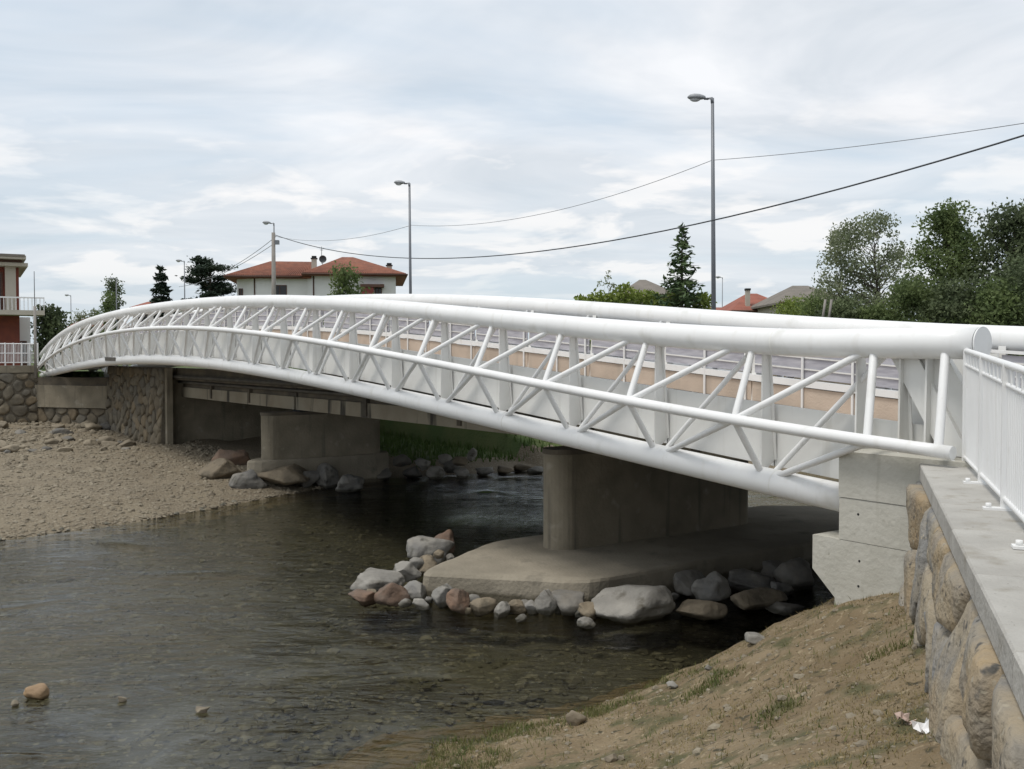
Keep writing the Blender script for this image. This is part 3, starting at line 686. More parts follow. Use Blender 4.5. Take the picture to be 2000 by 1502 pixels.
# near retaining wall with coping slabs
rng = random.Random(11)
rw = thing('retaining_wall', (wallx(6) + .3, 6, -2.4 + EYE), 'boulder retaining wall with smooth concrete coping on the right', 'wall')
YA, YB = -6.0, 11.22
oa = (wallx(YA) + 0.05, YA); ob_ = (wallx(YB) + 0.05, YB)
stone_wall(rw, ob_, oa, -3.15 + EYE, -1.40 + EYE, 1.35, 0.46, 0.085, 0.04, 'near_stone', rng, core='mortar_light', thick=0.8, batter=0.11, step=.12, rnd=.08, rough=.12)
wd3 = Vector((WD.x, WD.y, 0)); wo = Vector((WD.y, -WD.x, 0))
Lw = math.hypot(ob_[0] - oa[0], ob_[1] - oa[1]); k = 12; org = Vector((wallx(YA), YA, 0))
rwidth = 1.15
for i in range(k):
    a = i * Lw / k + .004; b = (i + 1) * Lw / k - .004; jz = rng.uniform(-.003, .003)
    if i == k - 1: b += 0.0
    P = [org + wd3 * a, org + wd3 * a + wo * rwidth, org + wd3 * b + wo * rwidth, org + wd3 * b]
    c = 0.012
    m = MB(); lo = [p + Vector((0, 0, -1.385 + EYE)) - rw.location for p in P]; hi = [p + Vector((0, 0, -1.232 + EYE + jz)) - rw.location for p in P]
    ce = sum(hi, Vector()) / 4; ins = [ce + (p - ce).normalized() * ((p - ce).length - c * 1.4) + Vector((0, 0, c)) for p in hi]
    m.add(lo + hi + ins, [(3, 2, 1, 0)] + [(r * 4 + q, r * 4 + (q + 1) % 4, (r + 1) * 4 + (q + 1) % 4, (r + 1) * 4 + q) for r in range(2) for q in range(4)] + [(8, 9, 10, 11)])
    m.build('coping_slab', 'cope_concrete', rw)

# bar railing on the coping
fe = thing('bar_railing', org + wd3 * (Lw * .7) + wo * .46 + Vector((0, 0, -1.22 + EYE)), 'white steel bar railing standing on the coping at the right edge', 'railing')
def fpos(y, h):          # a point on the fence line at depth y
    return Vector((0.354 * y + 0.62 + 0.46 * 1.06, y, h + EYE))
def ftop(y): return -0.117 + (0.035 + 0.117) * (y - 6.93) / (11.0 - 6.93) if y > 6 else -0.15
def frod(name, a, b, r, seg=8):
    o = rod(name, a, b, r, 'white_paint', None, seg); o.parent = fe; o.location = Vector(a) - fe.location; return o
Y0, Y1 = 0.8, 10.85
frod('hand_rail', fpos(6, ftop(6.01)), fpos(Y1, ftop(Y1)), 0.028, 14); frod('hand_rail', fpos(Y0, -.15), fpos(6, ftop(6.01)), 0.028, 14)
frod('upper_rail', fpos(6, ftop(6.01) - .155), fpos(Y1, ftop(Y1) - .155), 0.018, 10); frod('upper_rail', fpos(Y0, -.305), fpos(6, ftop(6.01) - .155), 0.018, 10)
frod('bottom_rail', fpos(Y0, -1.13), fpos(Y1, -1.13), 0.024, 10)
y = Y0 + .03
while y < Y1:
    frod('bar', fpos(y, -1.13), fpos(y, ftop(y) - .155), 0.010, 6); y += 0.088
y = Y1 - 0.05; posts = []
while y > Y0:
    m = MB(); P = fpos(y, -1.22) - fe.location; hgt = ftop(y) + 1.22
    s = wd3 * .022; q = wo * .035
    m.hexa([P - s - q, P - s + q, P + s + q, P + s - q] + [p + Vector((0, 0, hgt)) for p in (P - s - q, P - s + q, P + s + q, P + s - q)])
    po = m.build('post', 'white_paint', fe)
    m = MB(); B0 = P + Vector((0, 0, 0.002)); s = wd3 * .05
    m.hexa([B0 - s - wo * .16, B0 - s + wo * .06, B0 + s + wo * .06, B0 + s - wo * .16] + [p + Vector((0, 0, .018)) for p in (B0 - s - wo * .16, B0 - s + wo * .06, B0 + s + wo * .06, B0 + s - wo * .16)])
    m.sweep([B0 - wo * .12 + Vector((0, 0, .018)), B0 - wo * .12 + Vector((0, 0, .05))], .022, 8)
    m.build('foot_plate', 'white_paint', po)
    y -= 1.55
y = Y1 - .3
while y > Y0:
    frod('spacer', fpos(y, ftop(y) - .155), fpos(y, ftop(y)), 0.016, 8); y -= 0.26

# ------------------------------------------------------------------ rocks
def ico(sub):
    t = (1 + 5 ** .5) / 2
    v = [(-1, t, 0), (1, t, 0), (-1, -t, 0), (1, -t, 0), (0, -1, t), (0, 1, t), (0, -1, -t), (0, 1, -t), (t, 0, -1), (t, 0, 1), (-t, 0, -1), (-t, 0, 1)]
    v = [Vector(p).normalized() for p in v]
    f = [(0, 11, 5), (0, 5, 1), (0, 1, 7), (0, 7, 10), (0, 10, 11), (1, 5, 9), (5, 11, 4), (11, 10, 2), (10, 7, 6), (7, 1, 8), (3, 9, 4), (3, 4, 2), (3, 2, 6), (3, 6, 8), (3, 8, 9), (4, 9, 5), (2, 4, 11), (6, 2, 10), (8, 6, 7), (9, 8, 1)]
    for _ in range(sub):
        c = {}; nf = []
        def md(a, b):
            k = (min(a, b), max(a, b))
            if k not in c: v.append(((v[a] + v[b]) / 2).normalized()); c[k] = len(v) - 1
            return c[k]
        for a, b, d in f:
            x, y, z = md(a, b), md(b, d), md(d, a); nf += [(a, x, z), (b, y, x), (d, z, y), (x, y, z)]
        f = nf
    return v, f
ICO3 = ico(3); ICO2 = ico(2); ICO1 = ico(1)
def rock(px, py_bottom, wpx, hpx, material, label, group=None, h0=W0, seed=None, sub=3, angular=0.95, deep=None, name='boulder'):
    seed = seed if seed is not None else RNG.uniform(0, 999); rg = random.Random(int(seed * 1000))
    p = ongr(px, py_bottom, h0); s = p.y / FPX; wx = wpx * s / 2 * 1.12; hz = hpx * s * 1.15; dy = (deep or rg.uniform(.75, 1.0)) * wx
    v, f = ICO3 if sub == 3 else ICO2
    planes = []
    for _ in range(11):
        d = Vector((rg.gauss(0, 1), rg.gauss(0, 1), rg.gauss(0, 1))).normalized(); planes.append((d, rg.uniform(.52, .86)))
    vs = []
    for q in v:
        q = q.copy()
        for d, k_ in planes:
            e = q.dot(d) - k_
            if e > 0: q -= d * e * angular
        q *= 1 + 0.16 * noise.noise(q * 1.4 + Vector((seed, 0, 0))) + 0.07 * noise.noise(q * 3.5 + Vector((0, seed, 0))) + 0.035 * noise.noise(q * 8 + Vector((0, seed, 3)))
        vs.append((q.x * wx * 1.2, q.y * dy * 1.15, q.z * hz * .62 + hz * .40))
    m = MB(); m.add(vs, f, True); o = m.build(name, material)
    o.location = p + Vector((0, dy * .6, 0)); o.rotation_euler = (0, 0, rg.uniform(-.5, .5)); return tag(o, label, 'rock', group)
G = 'boulders around the pier footing'
rock(838, 1104, 92, 46, 'rock_grey', 'large dark grey boulder leaning against the pointed tip of the pier footing', G)
rock(870, 1076, 42, 36, 'rock_red', 'reddish boulder on top of the rock heap left of the footing tip', G, h0=W0 + .25)
rock(832, 1128, 46, 36, 'rock_tan', 'tan boulder wedged at the left corner of the pier footing', G)
rock(788, 1136, 50, 36, 'rock_pale', 'pale boulder high in the heap left of the pier footing', G, h0=W0 + .12)
rock(733, 1156, 88, 34, 'rock_pale', 'long pale grey slab at the left end of the rock heap', G, h0=W0 + .06)
rock(709, 1182, 46, 26, 'rock_red', 'low rusty boulder at the far left tip of the rock heap', G)
rock(764, 1184, 52, 44, 'rock_red', 'round reddish brown boulder at the waterline left of the footing', G)
rock(811, 1175, 46, 34, 'rock_grey', 'grey boulder right of the round reddish one at the waterline', G)
rock(822, 1192, 28, 22, 'rock_grey', 'small grey stone in the water before the grey boulder', G)
rock(861, 1186, 48, 38, 'rock_grey', 'grey brown boulder under the left corner of the footing', G)
rock(896, 1198, 40, 42, 'rock_red', 'pointed orange brown rock below the footing edge', G)
rock(944, 1204, 46, 30, 'rock_tan', 'tan rock right of the pointed orange one', G)
rock(979, 1206, 30, 26, 'rock_pale', 'small pale rock in the row below the footing', G)
rock(1008, 1200, 34, 22, 'rock_tan', 'small low tan rock mid row below the footing', G)
rock(1038, 1200, 26, 24, 'rock_grey', 'small grey rock left of the tall pale one', G)
rock(1068, 1202, 36, 48, 'rock_pale', 'tall pale upright rock against the footing face', G)
rock(1116, 1200, 70, 44, 'rock_dark', 'broad dark grey rock between tall pale rock and footing corner', G)
rock(1153, 1208, 42, 26, 'rock_tan', 'low tan rock in front of the dark grey one', G)
rock(1146, 1228, 28, 20, 'rock_pale', 'small pale stone alone in the water before the tan rock', G)
rock(1018, 1216, 18, 16, 'rock_pale', 'tiny pale stone in the water below the footing row', G)
rock(1238, 1212, 126, 60, 'rock_pale', 'biggest boulder, pale grey and angular, right of the footing corner', G, angular=.95, seed=4.2)
rg = random.Random(77)
for px, pb, up in [(722, 1172, 0), (745, 1178, 0), (752, 1150, .1), (775, 1150, .08), (798, 1160, .05), (808, 1132, .12), (815, 1112, .18), (850, 1120, .05), (856, 1092, .25), (880, 1096, .2), (884, 1188, 0), (915, 1200, 0), (925, 1186, 0), (960, 1194, 0), (995, 1198, 0), (1025, 1196, 0), (1052, 1196, 0), (1092, 1198, 0), (1130, 1206, 0), (1176, 1204, 0), (838, 1180, 0), (790, 1186, 0), (700, 1170, 0), (1300, 1186, 0), (1318, 1172, 0)]:
    w_ = rg.uniform(15, 28); rock(px, pb, w_, w_ * rg.uniform(.6, .9), rg.choice(['rock_grey', 'rock_tan', 'rock_pale', 'rock_grey', 'rock_dark']), 'small filler stone wedged among the boulders round the pier footing', 'small stones between the footing boulders', h0=W0 + up, sub=2, name='stone')
G2 = 'boulders in the shade under the bridge'
rock(1349, 1168, 68, 44, 'rock_dark', 'dark boulder in the shade right of the biggest pale one', G2)
rock(1393, 1182, 58, 54, 'rock_grey', 'tall grey boulder in the shade beneath the footbridge', G2)
rock(1371, 1212, 76, 34, 'rock_tan', 'low brownish boulder in open water nearest the soil bank', G2)
rock(1483, 1194, 104, 34, 'rock_tan', 'long flat tan boulder half under water near the abutment', G2)
rock(1464, 1160, 90, 34, 'rock_dark', 'long dark boulder behind the flat tan one', G2)
rock(1562, 1152, 70, 50, 'rock_dark', 'dark rounded boulder beside the abutment corbel', G2)
rock(1513, 1134, 52, 32, 'rock_dark', 'dark boulder farther back beneath the footbridge', G2)
rock(1527, 1166, 44, 26, 'rock_grey', 'small grey rock between the dark boulders under the bridge', G2)
rock(1540, 1202, 62, 18, 'rock_dark', 'flat dark rock almost awash near the abutment foot', G2)
G3 = 'rocks at the farther pier'
for a in [(448, 916, 52, 36, 'rock_red', 'reddish rock high on the left of the farther pier heap', 0.32), (424, 942, 64, 40, 'rock_tan', 'brown rock at the left end of the farther pier heap', .22),
          (480, 956, 60, 36, 'rock_grey', 'grey rock in the middle of the farther pier heap', .14), (548, 952, 86, 40, 'rock_tan', 'largest pinkish rock of the farther pier heap', .14),
          (600, 950, 36, 30, 'rock_dark', 'small dark rock right of the largest pinkish one', .1), (636, 948, 48, 36, 'rock_grey', 'rounded grey rock in front of the farther pier footing', .1),
          (682, 960, 48, 30, 'rock_grey', 'grey rock at the water edge by the farther pier', .02), (728, 938, 50, 26, 'rock_dark', 'dark flat rock at the right end of the farther pier heap', .02)]:
    rock(*a[:6], G3, h0=W0 + a[6])
G4 = 'rocks along the grassy far bank'
rg = random.Random(21)
for px, pb, wd_, hh, mt in [(848, 936, 30, 24, 'rock_pale'), (824, 916, 28, 18, 'rock_grey'), (880, 920, 30, 20, 'rock_grey'), (902, 934, 26, 18, 'rock_pale'), (921, 900, 18, 22, 'rock_pale'),
                            (946, 930, 34, 18, 'rock_grey'), (868, 906, 24, 16, 'rock_pale'), (805, 934, 30, 20, 'rock_dark'), (985, 926, 30, 14, 'rock_tan'), (1020, 920, 34, 14, 'rock_tan'), (1045, 926, 30, 13, 'rock_pale'), (785, 912, 28, 20, 'rock_dark'), (900, 910, 26, 16, 'rock_tan')]:
    g = ongr(px, pb); n, t = toNT(g.x, g.y)
    rock(px, pb, wd_, hh, mt, 'weathered rock on the water edge below the green far bank', G4, h0=min(max(ground_h(n, t), W0), W0 + .5), sub=2)
rock(68, 1366, 40, 24, 'stream_tan', 'rounded orange tan stone standing out of the shallow water at left', name='stone', sub=3, angular=.45, seed=3.3)
rock(392, 1394, 26, 12, 'pebble', 'flat pale stone breaking the water left of centre', name='stone', sub=2)
rock(236, 1371, 15, 10, 'pebble', 'small stone breaking the water right of the orange tan one', name='stone', sub=2)
rock(28, 1380, 12, 10, 'pebble', 'smallest stone breaking the water at the left edge', name='stone', sub=2)
def bank_rock(px, py, wd_, hh, mt, label):
    r = ray(px, py); best = None
    for k_ in np.arange(3, 14, .03):
        q = r * k_
        if q.z <= bank_h(q.x, q.y): best = q; break
    if best is None: return
    rock(px, py, wd_, hh, mt, label, 'stones on the soil bank', h0=best.z, sub=2, name='stone')
bank_rock(1126, 1418, 32, 26, 'rock_tan', 'tan stone on the lower edge of the soil bank')
bank_rock(1476, 1256, 42, 16, 'rock_pale', 'flat white stone on the bank edge near the abutment')
bank_rock(1314, 1346, 20, 13, 'rock_pale', 'small pale stone on the bank edge mid way down')
bank_rock(1384, 1310, 12, 10, 'rock_pale', 'tiny pale stone on the bank edge')
bank_rock(1195, 1488, 24, 12, 'rock_tan', 'small tan stone at the bottom of the soil bank')
# rubble at the foot of the far wall
rg = random.Random(5)
for k_ in range(40):
    px = rg.uniform(-5, 335); pb = rg.uniform(838, 888) - 0.03 * px * .6
    mt = rg.choice(['rubble', 'rubble', 'rubble', 'rock_dark']); wd_ = rg.uniform(12, 32)
    g = ongr(px, pb, -3.75); n, t = toNT(g.x, g.y); h = max(ground_h(n, t), W0)
    for _ in range(6):
        g = ongr(px, pb, h); n, t = toNT(g.x, g.y); h = .5 * h + .5 * max(ground_h(n, t + .25), W0)
    rock(px, pb, wd_, wd_ * rg.uniform(.4, .65), mt, 'rubble stone fallen at the foot of the far river wall', 'rubble at the far river wall', h0=h - .05, sub=2)

# ------------------------------------------------------------------ gravel, pebbles, grass (uncountable)
def pebbles(name, pts, sizes, material, label, rs):
    v, f = ico(0); v = np.array([list(p) for p in v]); f = np.array(f); P = np.array(pts); S = np.array(sizes); n = len(P)
    sc = S[:, None] * rs.uniform(.6, 1.2, (n, 3)) * np.array([1, 1, .6]); an = rs.uniform(0, 6.28, n); c, s = np.cos(an), np.sin(an)
    q = v[None] * sc[:, None] * rs.uniform(.8, 1.2, (n, 12, 1))
    x = q[..., 0] * c[:, None] - q[..., 1] * s[:, None]; yv = q[..., 0] * s[:, None] + q[..., 1] * c[:, None]
    V = np.stack([x, yv, q[..., 2]], -1) + P[:, None]; Fc = f[None] + (np.arange(n) * 12)[:, None, None]
    return tag(np_mesh(name, V.reshape(-1, 3), Fc.reshape(-1, 3), material), label, kind='stuff')
rs = np.random.RandomState(4); pts = []; sz = []
while len(pts) < 15000:
    n = rs.uniform(-4, 14); t = edge_t(n) + rs.uniform(0, 1) ** 1.7 * 28 - .3
    if t > wall_t(n) - 1: continue
    h = ground_h(n, t); p = NT(n, t, h); pts.append((p.x, p.y, p.z)); sz.append((rs.gamma(2.0, .013) + .014) * (1 + .05 * max(0, t - edge_t(n))))
o = pebbles('gravel', pts, sz, 'pebble', 'loose gravel and cobbles on the far beach', rs); o['category'] = 'gravel'
pts = []; sz = []
while len(pts) < 9000:
    x = rs.uniform(-13, 5); y_ = 8 + 22 * rs.uniform(0, 1) ** 1.6; n, t = toNT(x, y_)
    if t > edge_t(n) + .2 or t < 7: continue
    h = ground_h(n, t); pts.append((x, y_, h + EYE)); sz.append(rs.gamma(1.8, .02) + .015)
o = pebbles('river_pebbles', pts, sz, 'bed_pebble', 'pebbles on the bed of the shallow river', rs); o['category'] = 'pebbles'
def blades(name, pts, hts, material, label, rs, lean=.5, wdt=.012):
    P = np.array(pts); n = len(P); H = np.array(hts)[:, None]; an = rs.uniform(0, 6.28, n); ln = rs.uniform(0, lean, n)
    d = np.stack([np.cos(an), np.sin(an), np.zeros(n)], -1); sd_ = np.stack([-np.sin(an), np.cos(an), np.zeros(n)], -1) * wdt * rs.uniform(.6, 1.5, (n, 1))
    tip = P + d * H * ln[:, None] + np.array([0, 0, 1]) * H
    V = np.stack([P - sd_, P + sd_, tip], 1); return tag(np_mesh(name, V.reshape(-1, 3), np.arange(n * 3).reshape(-1, 3), material), label, kind='stuff')
pts = []; ht = []; gp = []; gh = []
tries = 0
while len(pts) < 30000 and tries < 150000:
    tries += 1
    y_ = rs.uniform(3, 12.6); x = rs.uniform(-2.5, wallx(y_) + .1); h = bank_h(x, y_)
    if h < W0 - .02: continue
    den = noise.noise(Vector((x * .9, y_ * .9, 2))) + .25
    if rs.uniform(0, 1) < max(.08, den): pts.append((x, y_, h + EYE - .005)); ht.append(rs.uniform(.008, .04))
    g = noise.noise(Vector((x * 1.1 + 7, y_ * 1.1, 4)))
    edge = h < W0 + .38
    if rs.uniform(0, 1) < max(0.006, min(.40, (g - .34) * 1.8)) + (.22 if edge and g > .02 else 0):
        for q in range(5): gp.append((x + rs.normal(0, .05), y_ + rs.normal(0, .05), h + EYE - .005)); gh.append(rs.uniform(.02, .075))
tag(blades('dry_grass', pts, ht, 'dry_blade', 'sparse dry grass on the brown soil bank', rs, lean=2.2, wdt=.004), cat='grass')
tag(blades('green_grass', gp, gh, 'green_blade', 'patches of green grass on the soil bank', rs, lean=1.2, wdt=.005), cat='grass')
pts = []; ht = []
while len(pts) < 14000:
    n = rs.uniform(18.5, 40); t = rs.uniform(edge_t(n) + 1.4, wall_t(n) + 4); h = ground_h(n, t); p = NT(n, t, h)
    pts.append((p.x, p.y, p.z - .02)); ht.append(rs.uniform(.12, .42))
tag(blades('bank_grass', pts, ht, 'meadow_blade', 'long green grass on the far bank seen beneath the bridge', rs, lean=.8, wdt=.03), cat='grass')

pts = []; sz = []
while len(pts) < 1500:
    y_ = rs.uniform(3, 12.6); x = rs.uniform(-2, wallx(y_)); h = bank_h(x, y_)
    if h > W0 - .05: pts.append((x, y_, h + EYE)); sz.append(rs.gamma(1.3, .010) + .006)
tag(pebbles('bank_clods', pts, sz, 'pebble', 'loose clods and pebbles scattered over the soil bank', rs), cat='pebbles')
# litter
def litter(px, py, material, label, s):
    r = ray(px, py)
    for k_ in np.arange(2.5, 14, .02):
        q = r * k_
        if q.z <= bank_h(q.x, q.y): break
    rr = random.Random(px); m = MB(); N_ = 4; vs = []; fs = []
    for i in range(N_ + 1):
        for j in range(N_ + 1):
            vs.append(((i / N_ - .5) * s * 1.3 + rr.uniform(-.02, .02), (j / N_ - .5) * s + rr.uniform(-.02, .02), abs(rr.gauss(0.02, .025))))
    for i in range(N_):
        for j in range(N_): 
            if (i, j) in ((0, 0), (3, 0)): continue
            fs.append((i * 5 + j, (i + 1) * 5 + j, (i + 1) * 5 + j + 1, i * 5 + j + 1))
    m.add(vs, fs); o = m.build('paper_scrap', material); o.location = q + Vector((0, 0, EYE + .01)); o.rotation_euler = (.3, .1, .5)
    tag(o, label, 'litter')
litter(1806, 1432, 'paper', 'crumpled white paper scrap on the soil near the boulder wall', .11)
litter(1766, 1412, 'paper_pink', 'faded pinkish paper scrap left of the white one', .10)

# ------------------------------------------------------------------ foliage
def quads(C, S, rs, nrm=None, aspect=.6, flat=0.0):
    n = len(C); a = rs.normal(0, 1, (n, 3)); a /= np.linalg.norm(a, axis=1)[:, None]
    a[:, 2] *= (1 - flat); a /= np.linalg.norm(a, axis=1)[:, None]
    b = rs.normal(0, 1, (n, 3)); b[:, 2] *= (1 - flat); b -= (b * a).sum(1)[:, None] * a; b /= np.linalg.norm(b, axis=1)[:, None]
    S = np.asarray(S)[:, None]; a = a * S; b = b * S * aspect
    V = np.stack([C - a, C - b * .9 + a * .1, C + a, C + b * .9 + a * .1], 1); return V.reshape(-1, 3), np.arange(n * 4).reshape(-1, 4)
def limb_path(a, b, rg, wob):
    a = Vector(a); b = Vector(b); L = (b - a).length; pts = []
    for i in range(6):
        s = i / 5; p = a.lerp(b, s) + Vector((rg.uniform(-1, 1), rg.uniform(-1, 1), rg.uniform(-.3, .6))) * wob * L * (0 if i == 0 else 1) * .5; pts.append(p)
    return pts
def broadleaf(base, height, width, leaf, label, cat='tree', group=None, seed=1, nleaf=7000, lsize=.13, trunk_h=.3, clumps=46, csize=.13, name='broadleaf_tree', tr=.16, top=.5, low=.25):
    rg = random.Random(seed); rs = np.random.RandomState(seed); base = Vector(base)
    t = thing(name, base, label, cat, group)
    th = height * .86; lean = Vector((rg.uniform(-.04, .04), rg.uniform(-.04, .04), 0)) * height
    tp = [Vector((0, 0, 0)) + lean * (i / 6) ** 1.3 + Vector((rg.uniform(-1, 1), rg.uniform(-1, 1), 0)) * .02 * height * (i > 0) + Vector((0, 0, th * i / 6)) for i in range(7)]
    MB().sweep(tp, [tr * (1 - .9 * i / 6) for i in range(7)], 8).build('trunk', 'bark', t)
    cl = []
    limbs = MB()
    for k in range(clumps):
        zf = low + (1 - low) * (k + rg.random()) / clumps
        prof = math.sin(math.pi * min(1, max(0.02, (zf - low) / (1 - low) * .88 + .10))) ** .65
        an = rg.uniform(0, 6.283); rr = width / 2 * prof * math.sqrt(rg.uniform(.12, 1.0))
        c = Vector((math.cos(an) * rr, math.sin(an) * rr, zf * height)) + lean * zf
        cl.append((c, csize * height * rg.uniform(.55, 1.25)))
        s0 = min(.95, max(.2, zf - rg.uniform(.1, .28)) * height / th); i0 = s0 * 6; ia = int(i0); o0 = tp[ia].lerp(tp[min(6, ia + 1)], i0 - ia)
        r0 = tr * (1 - .9 * s0) * .5 + .008
        limbs.sweep(limb_path(o0, c, rg, .12), [r0 * (1 - .85 * i / 5) for i in range(6)], 5, caps=False)
    limbs.build('limbs', 'bark', t)['kind'] = 'stuff'
    tot = sum(r ** 2 for c, r in cl); C = []; S = []
    for c, r in cl:
        k = int(nleaf * r * r / tot) + 8; d = rs.normal(0, 1, (k, 3)); d /= np.linalg.norm(d, axis=1)[:, None]
        q = d * (rs.uniform(.15, 1, (k, 1)) ** .55) * r * np.array([1.15, 1.15, .75]); q += rs.normal(0, .12 * r, (k, 3))
        C.append(np.array(c) + q); S.append(rs.uniform(.6, 1.3, k) * lsize)
    V, Fc = quads(np.concatenate(C), np.concatenate(S), rs); np_mesh('crown', V, Fc, leaf, t); return t
def conifer(base, height, width, leaf, label, group=None, seed=1, whorls=24, per=9, droop=.25, lsize=.14, dens=26, name='conifer_tree', power=.9, start=.06):
    rg = random.Random(seed); rs = np.random.RandomState(seed); base = Vector(base); t = thing(name, base, label, 'tree', group)
    MB().sweep([(0, 0, 0), (0, 0, height * .5), (0, 0, height)], [height * .018, height * .011, .008], 8).build('trunk', 'bark', t)
    limbs = MB(); C = []; S = []
    for k in range(whorls):
        f = start + (1 - start) * (k / whorls) ** .92; z0 = f * height + rg.uniform(-.02, .02) * height; R = width / 2 * (1 - f) ** power * rg.uniform(.82, 1.12) + .05
        for j in range(per):
            an = j * 6.283 / per + rg.uniform(-.3, .3) + k; L = R * rg.uniform(.6, 1.15); up = .16 * (1 - f)
            d = Vector((math.cos(an), math.sin(an), 0)); p0 = Vector((0, 0, min(height, z0 + rg.uniform(-.018, .018) * height))); p1 = p0 + d * L * .6 + Vector((0, 0, -droop * L * .55)); p2 = p0 + d * L + Vector((0, 0, -droop * L * .55 + up * L * .6))
            limbs.sweep([p0, p1, p2], [.03 * (1 - f) + .008, .015, .004], 4, caps=False)
            m_ = max(4, int(dens * L / (width / 2)))
            s = rs.uniform(.12, 1.0, m_); P = np.where(s[:, None] < .6, np.array(p0) + (np.array(p1) - np.array(p0)) * (s[:, None] / .6), np.array(p1) + (np.array(p2) - np.array(p1)) * ((s[:, None] - .6) / .4))
            side_ = np.array([-math.sin(an), math.cos(an), 0]); P = P + side_ * rs.normal(0, .16 * L, (m_, 1)) * (1.15 - s[:, None]) + np.array([0, 0, -1]) * np.abs(rs.normal(0, .05 * width / 2, (m_, 1)))
            C.append(P); S.append(rs.uniform(.6, 1.25, m_) * lsize)
    limbs.build('limbs', 'bark', t)['kind'] = 'stuff'
    V, Fc = quads(np.concatenate(C), np.concatenate(S), rs, aspect=.4, flat=.45); np_mesh('crown', V, Fc, leaf, t); return t
GZ = PLAT + EYE
def ground_at(px, z): v = at(px, 690, z); return Vector((v.x, v.y, GZ))
def hpx(py, z): return (690 - py) / FPX * z - PLAT     # height above the land of something whose top is at row py
TG = 'trees beyond the road at the right'
broadleaf(ground_at(1712, 46), hpx(425, 46), 5.2, 'leaf_pale', 'airy pale green tree with gaps, leftmost of the tall trees at right', group=TG, seed=12, nleaf=8500, lsize=.075, clumps=60, csize=.085, low=.30, tr=.13)
broadleaf(ground_at(1640, 48), hpx(455, 48), 2.6, 'leaf_pale', 'slim sparse tree at the left end of the tall tree group', group=TG, seed=33, nleaf=3000, lsize=.075, clumps=34, csize=.085, low=.30, tr=.07)
broadleaf(ground_at(1850, 42), hpx(415, 42), 3.0, 'leaf_mid', 'tall green tree with ragged top right of the airy one', group=TG, seed=44, nleaf=16000, lsize=.082, clumps=80, csize=.095, low=.08, tr=.14)
broadleaf(ground_at(1985, 40), hpx(415, 40), 3.2, 'leaf_dark', 'tall dark tree at the right edge of the photo', group=TG, seed=57, nleaf=20000, lsize=.082, clumps=70, csize=.11, low=.06, tr=.15)
broadleaf(ground_at(2060, 41), hpx(400, 41), 4.6, 'leaf_dark', 'dark tree cut off by the right edge of the photo', group=TG, seed=58, nleaf=12000, lsize=.09, clumps=60, csize=.11, low=.06, tr=.15)
SG = 'bushes below the tall trees at the right'
for i, (px, z, tp_, wd_, lf, lb) in enumerate([(1548, 58, 592, 3.0, 'leaf_lime', 'yellow green bush before the wall of the brown roofed house'), (1600, 52, 580, 2.2, 'leaf_mid', 'green bush at the foot of the leaning poles'), (1650, 40, 598, 2.2, 'leaf_dark', 'low dark bush under the airy tree at right'), (1715, 39, 612, 2.2, 'leaf_mid', 'round green bush below the trunk of the airy tree'), (1790, 38, 562, 2.4, 'leaf_mid', 'large bright bush between the airy and the ragged tree'),
                                            (1870, 37, 565, 2.6, 'leaf_dark', 'dark bush under the ragged tree'), (1940, 36, 560, 2.6, 'leaf_mid', 'green bush under the dark tree at right edge'), (2010, 36, 520, 2.6, 'leaf_dark', 'dark bush cut off by the right edge')]):
    broadleaf(ground_at(px, z), hpx(tp_, z), wd_, lf, lb, 'bush', SG, seed=70 + i, nleaf=8000, lsize=.075, clumps=40, csize=.2, low=.08, tr=.05, name='bush')
conifer(ground_at(1331, 55), hpx(434, 55), 5.8, 'needle', 'slender spruce rising behind the hedge near the tall lamp', seed=8, whorls=22, per=6, droop=.32, lsize=.21, dens=46, name='spruce_tree')
# hedge
rs = np.random.RandomState(9); hd = thing('hedge', ground_at(1250, 58), 'long bright green hedge in front of the low roof right of centre', 'hedge'); C = []; S = []
a = ground_at(1128, 58); b = ground_at(1388, 56)
for k in range(9000):
    s = rs.uniform(); top = hpx(568 + 8 * math.sin(s * 13) + 6 * math.sin(s * 31) + 14 * (s > .75), 57); p = a.lerp(b, s)
    C.append((p.x - hd.location.x + rs.normal(0, .1), p.y - hd.location.y + rs.uniform(-.8, .8), top * rs.uniform(.05, 1) ** .6 + rs.normal(0, .06))); S.append(rs.uniform(.07, .17))
V, Fc = quads(np.array(C), S, rs); np_mesh('foliage', V, Fc, 'leaf_lime', hd)
m = MB()
for k in range(26): p = a.lerp(b, (k + .5) / 26) - hd.location; m.sweep([(p.x, p.y, 0), (p.x + .05, p.y, .8), (p.x, p.y, 1.7)], .04, 5)
m.build('stems', 'bark', hd)
broadleaf(ground_at(1190, 62), hpx(530, 62), 1.0, 'leaf_pale', 'thin bare sapling sticking up behind the hedge', seed=90, nleaf=120, lsize=.1, clumps=10, csize=.05, low=.55, tr=.035, name='sapling')
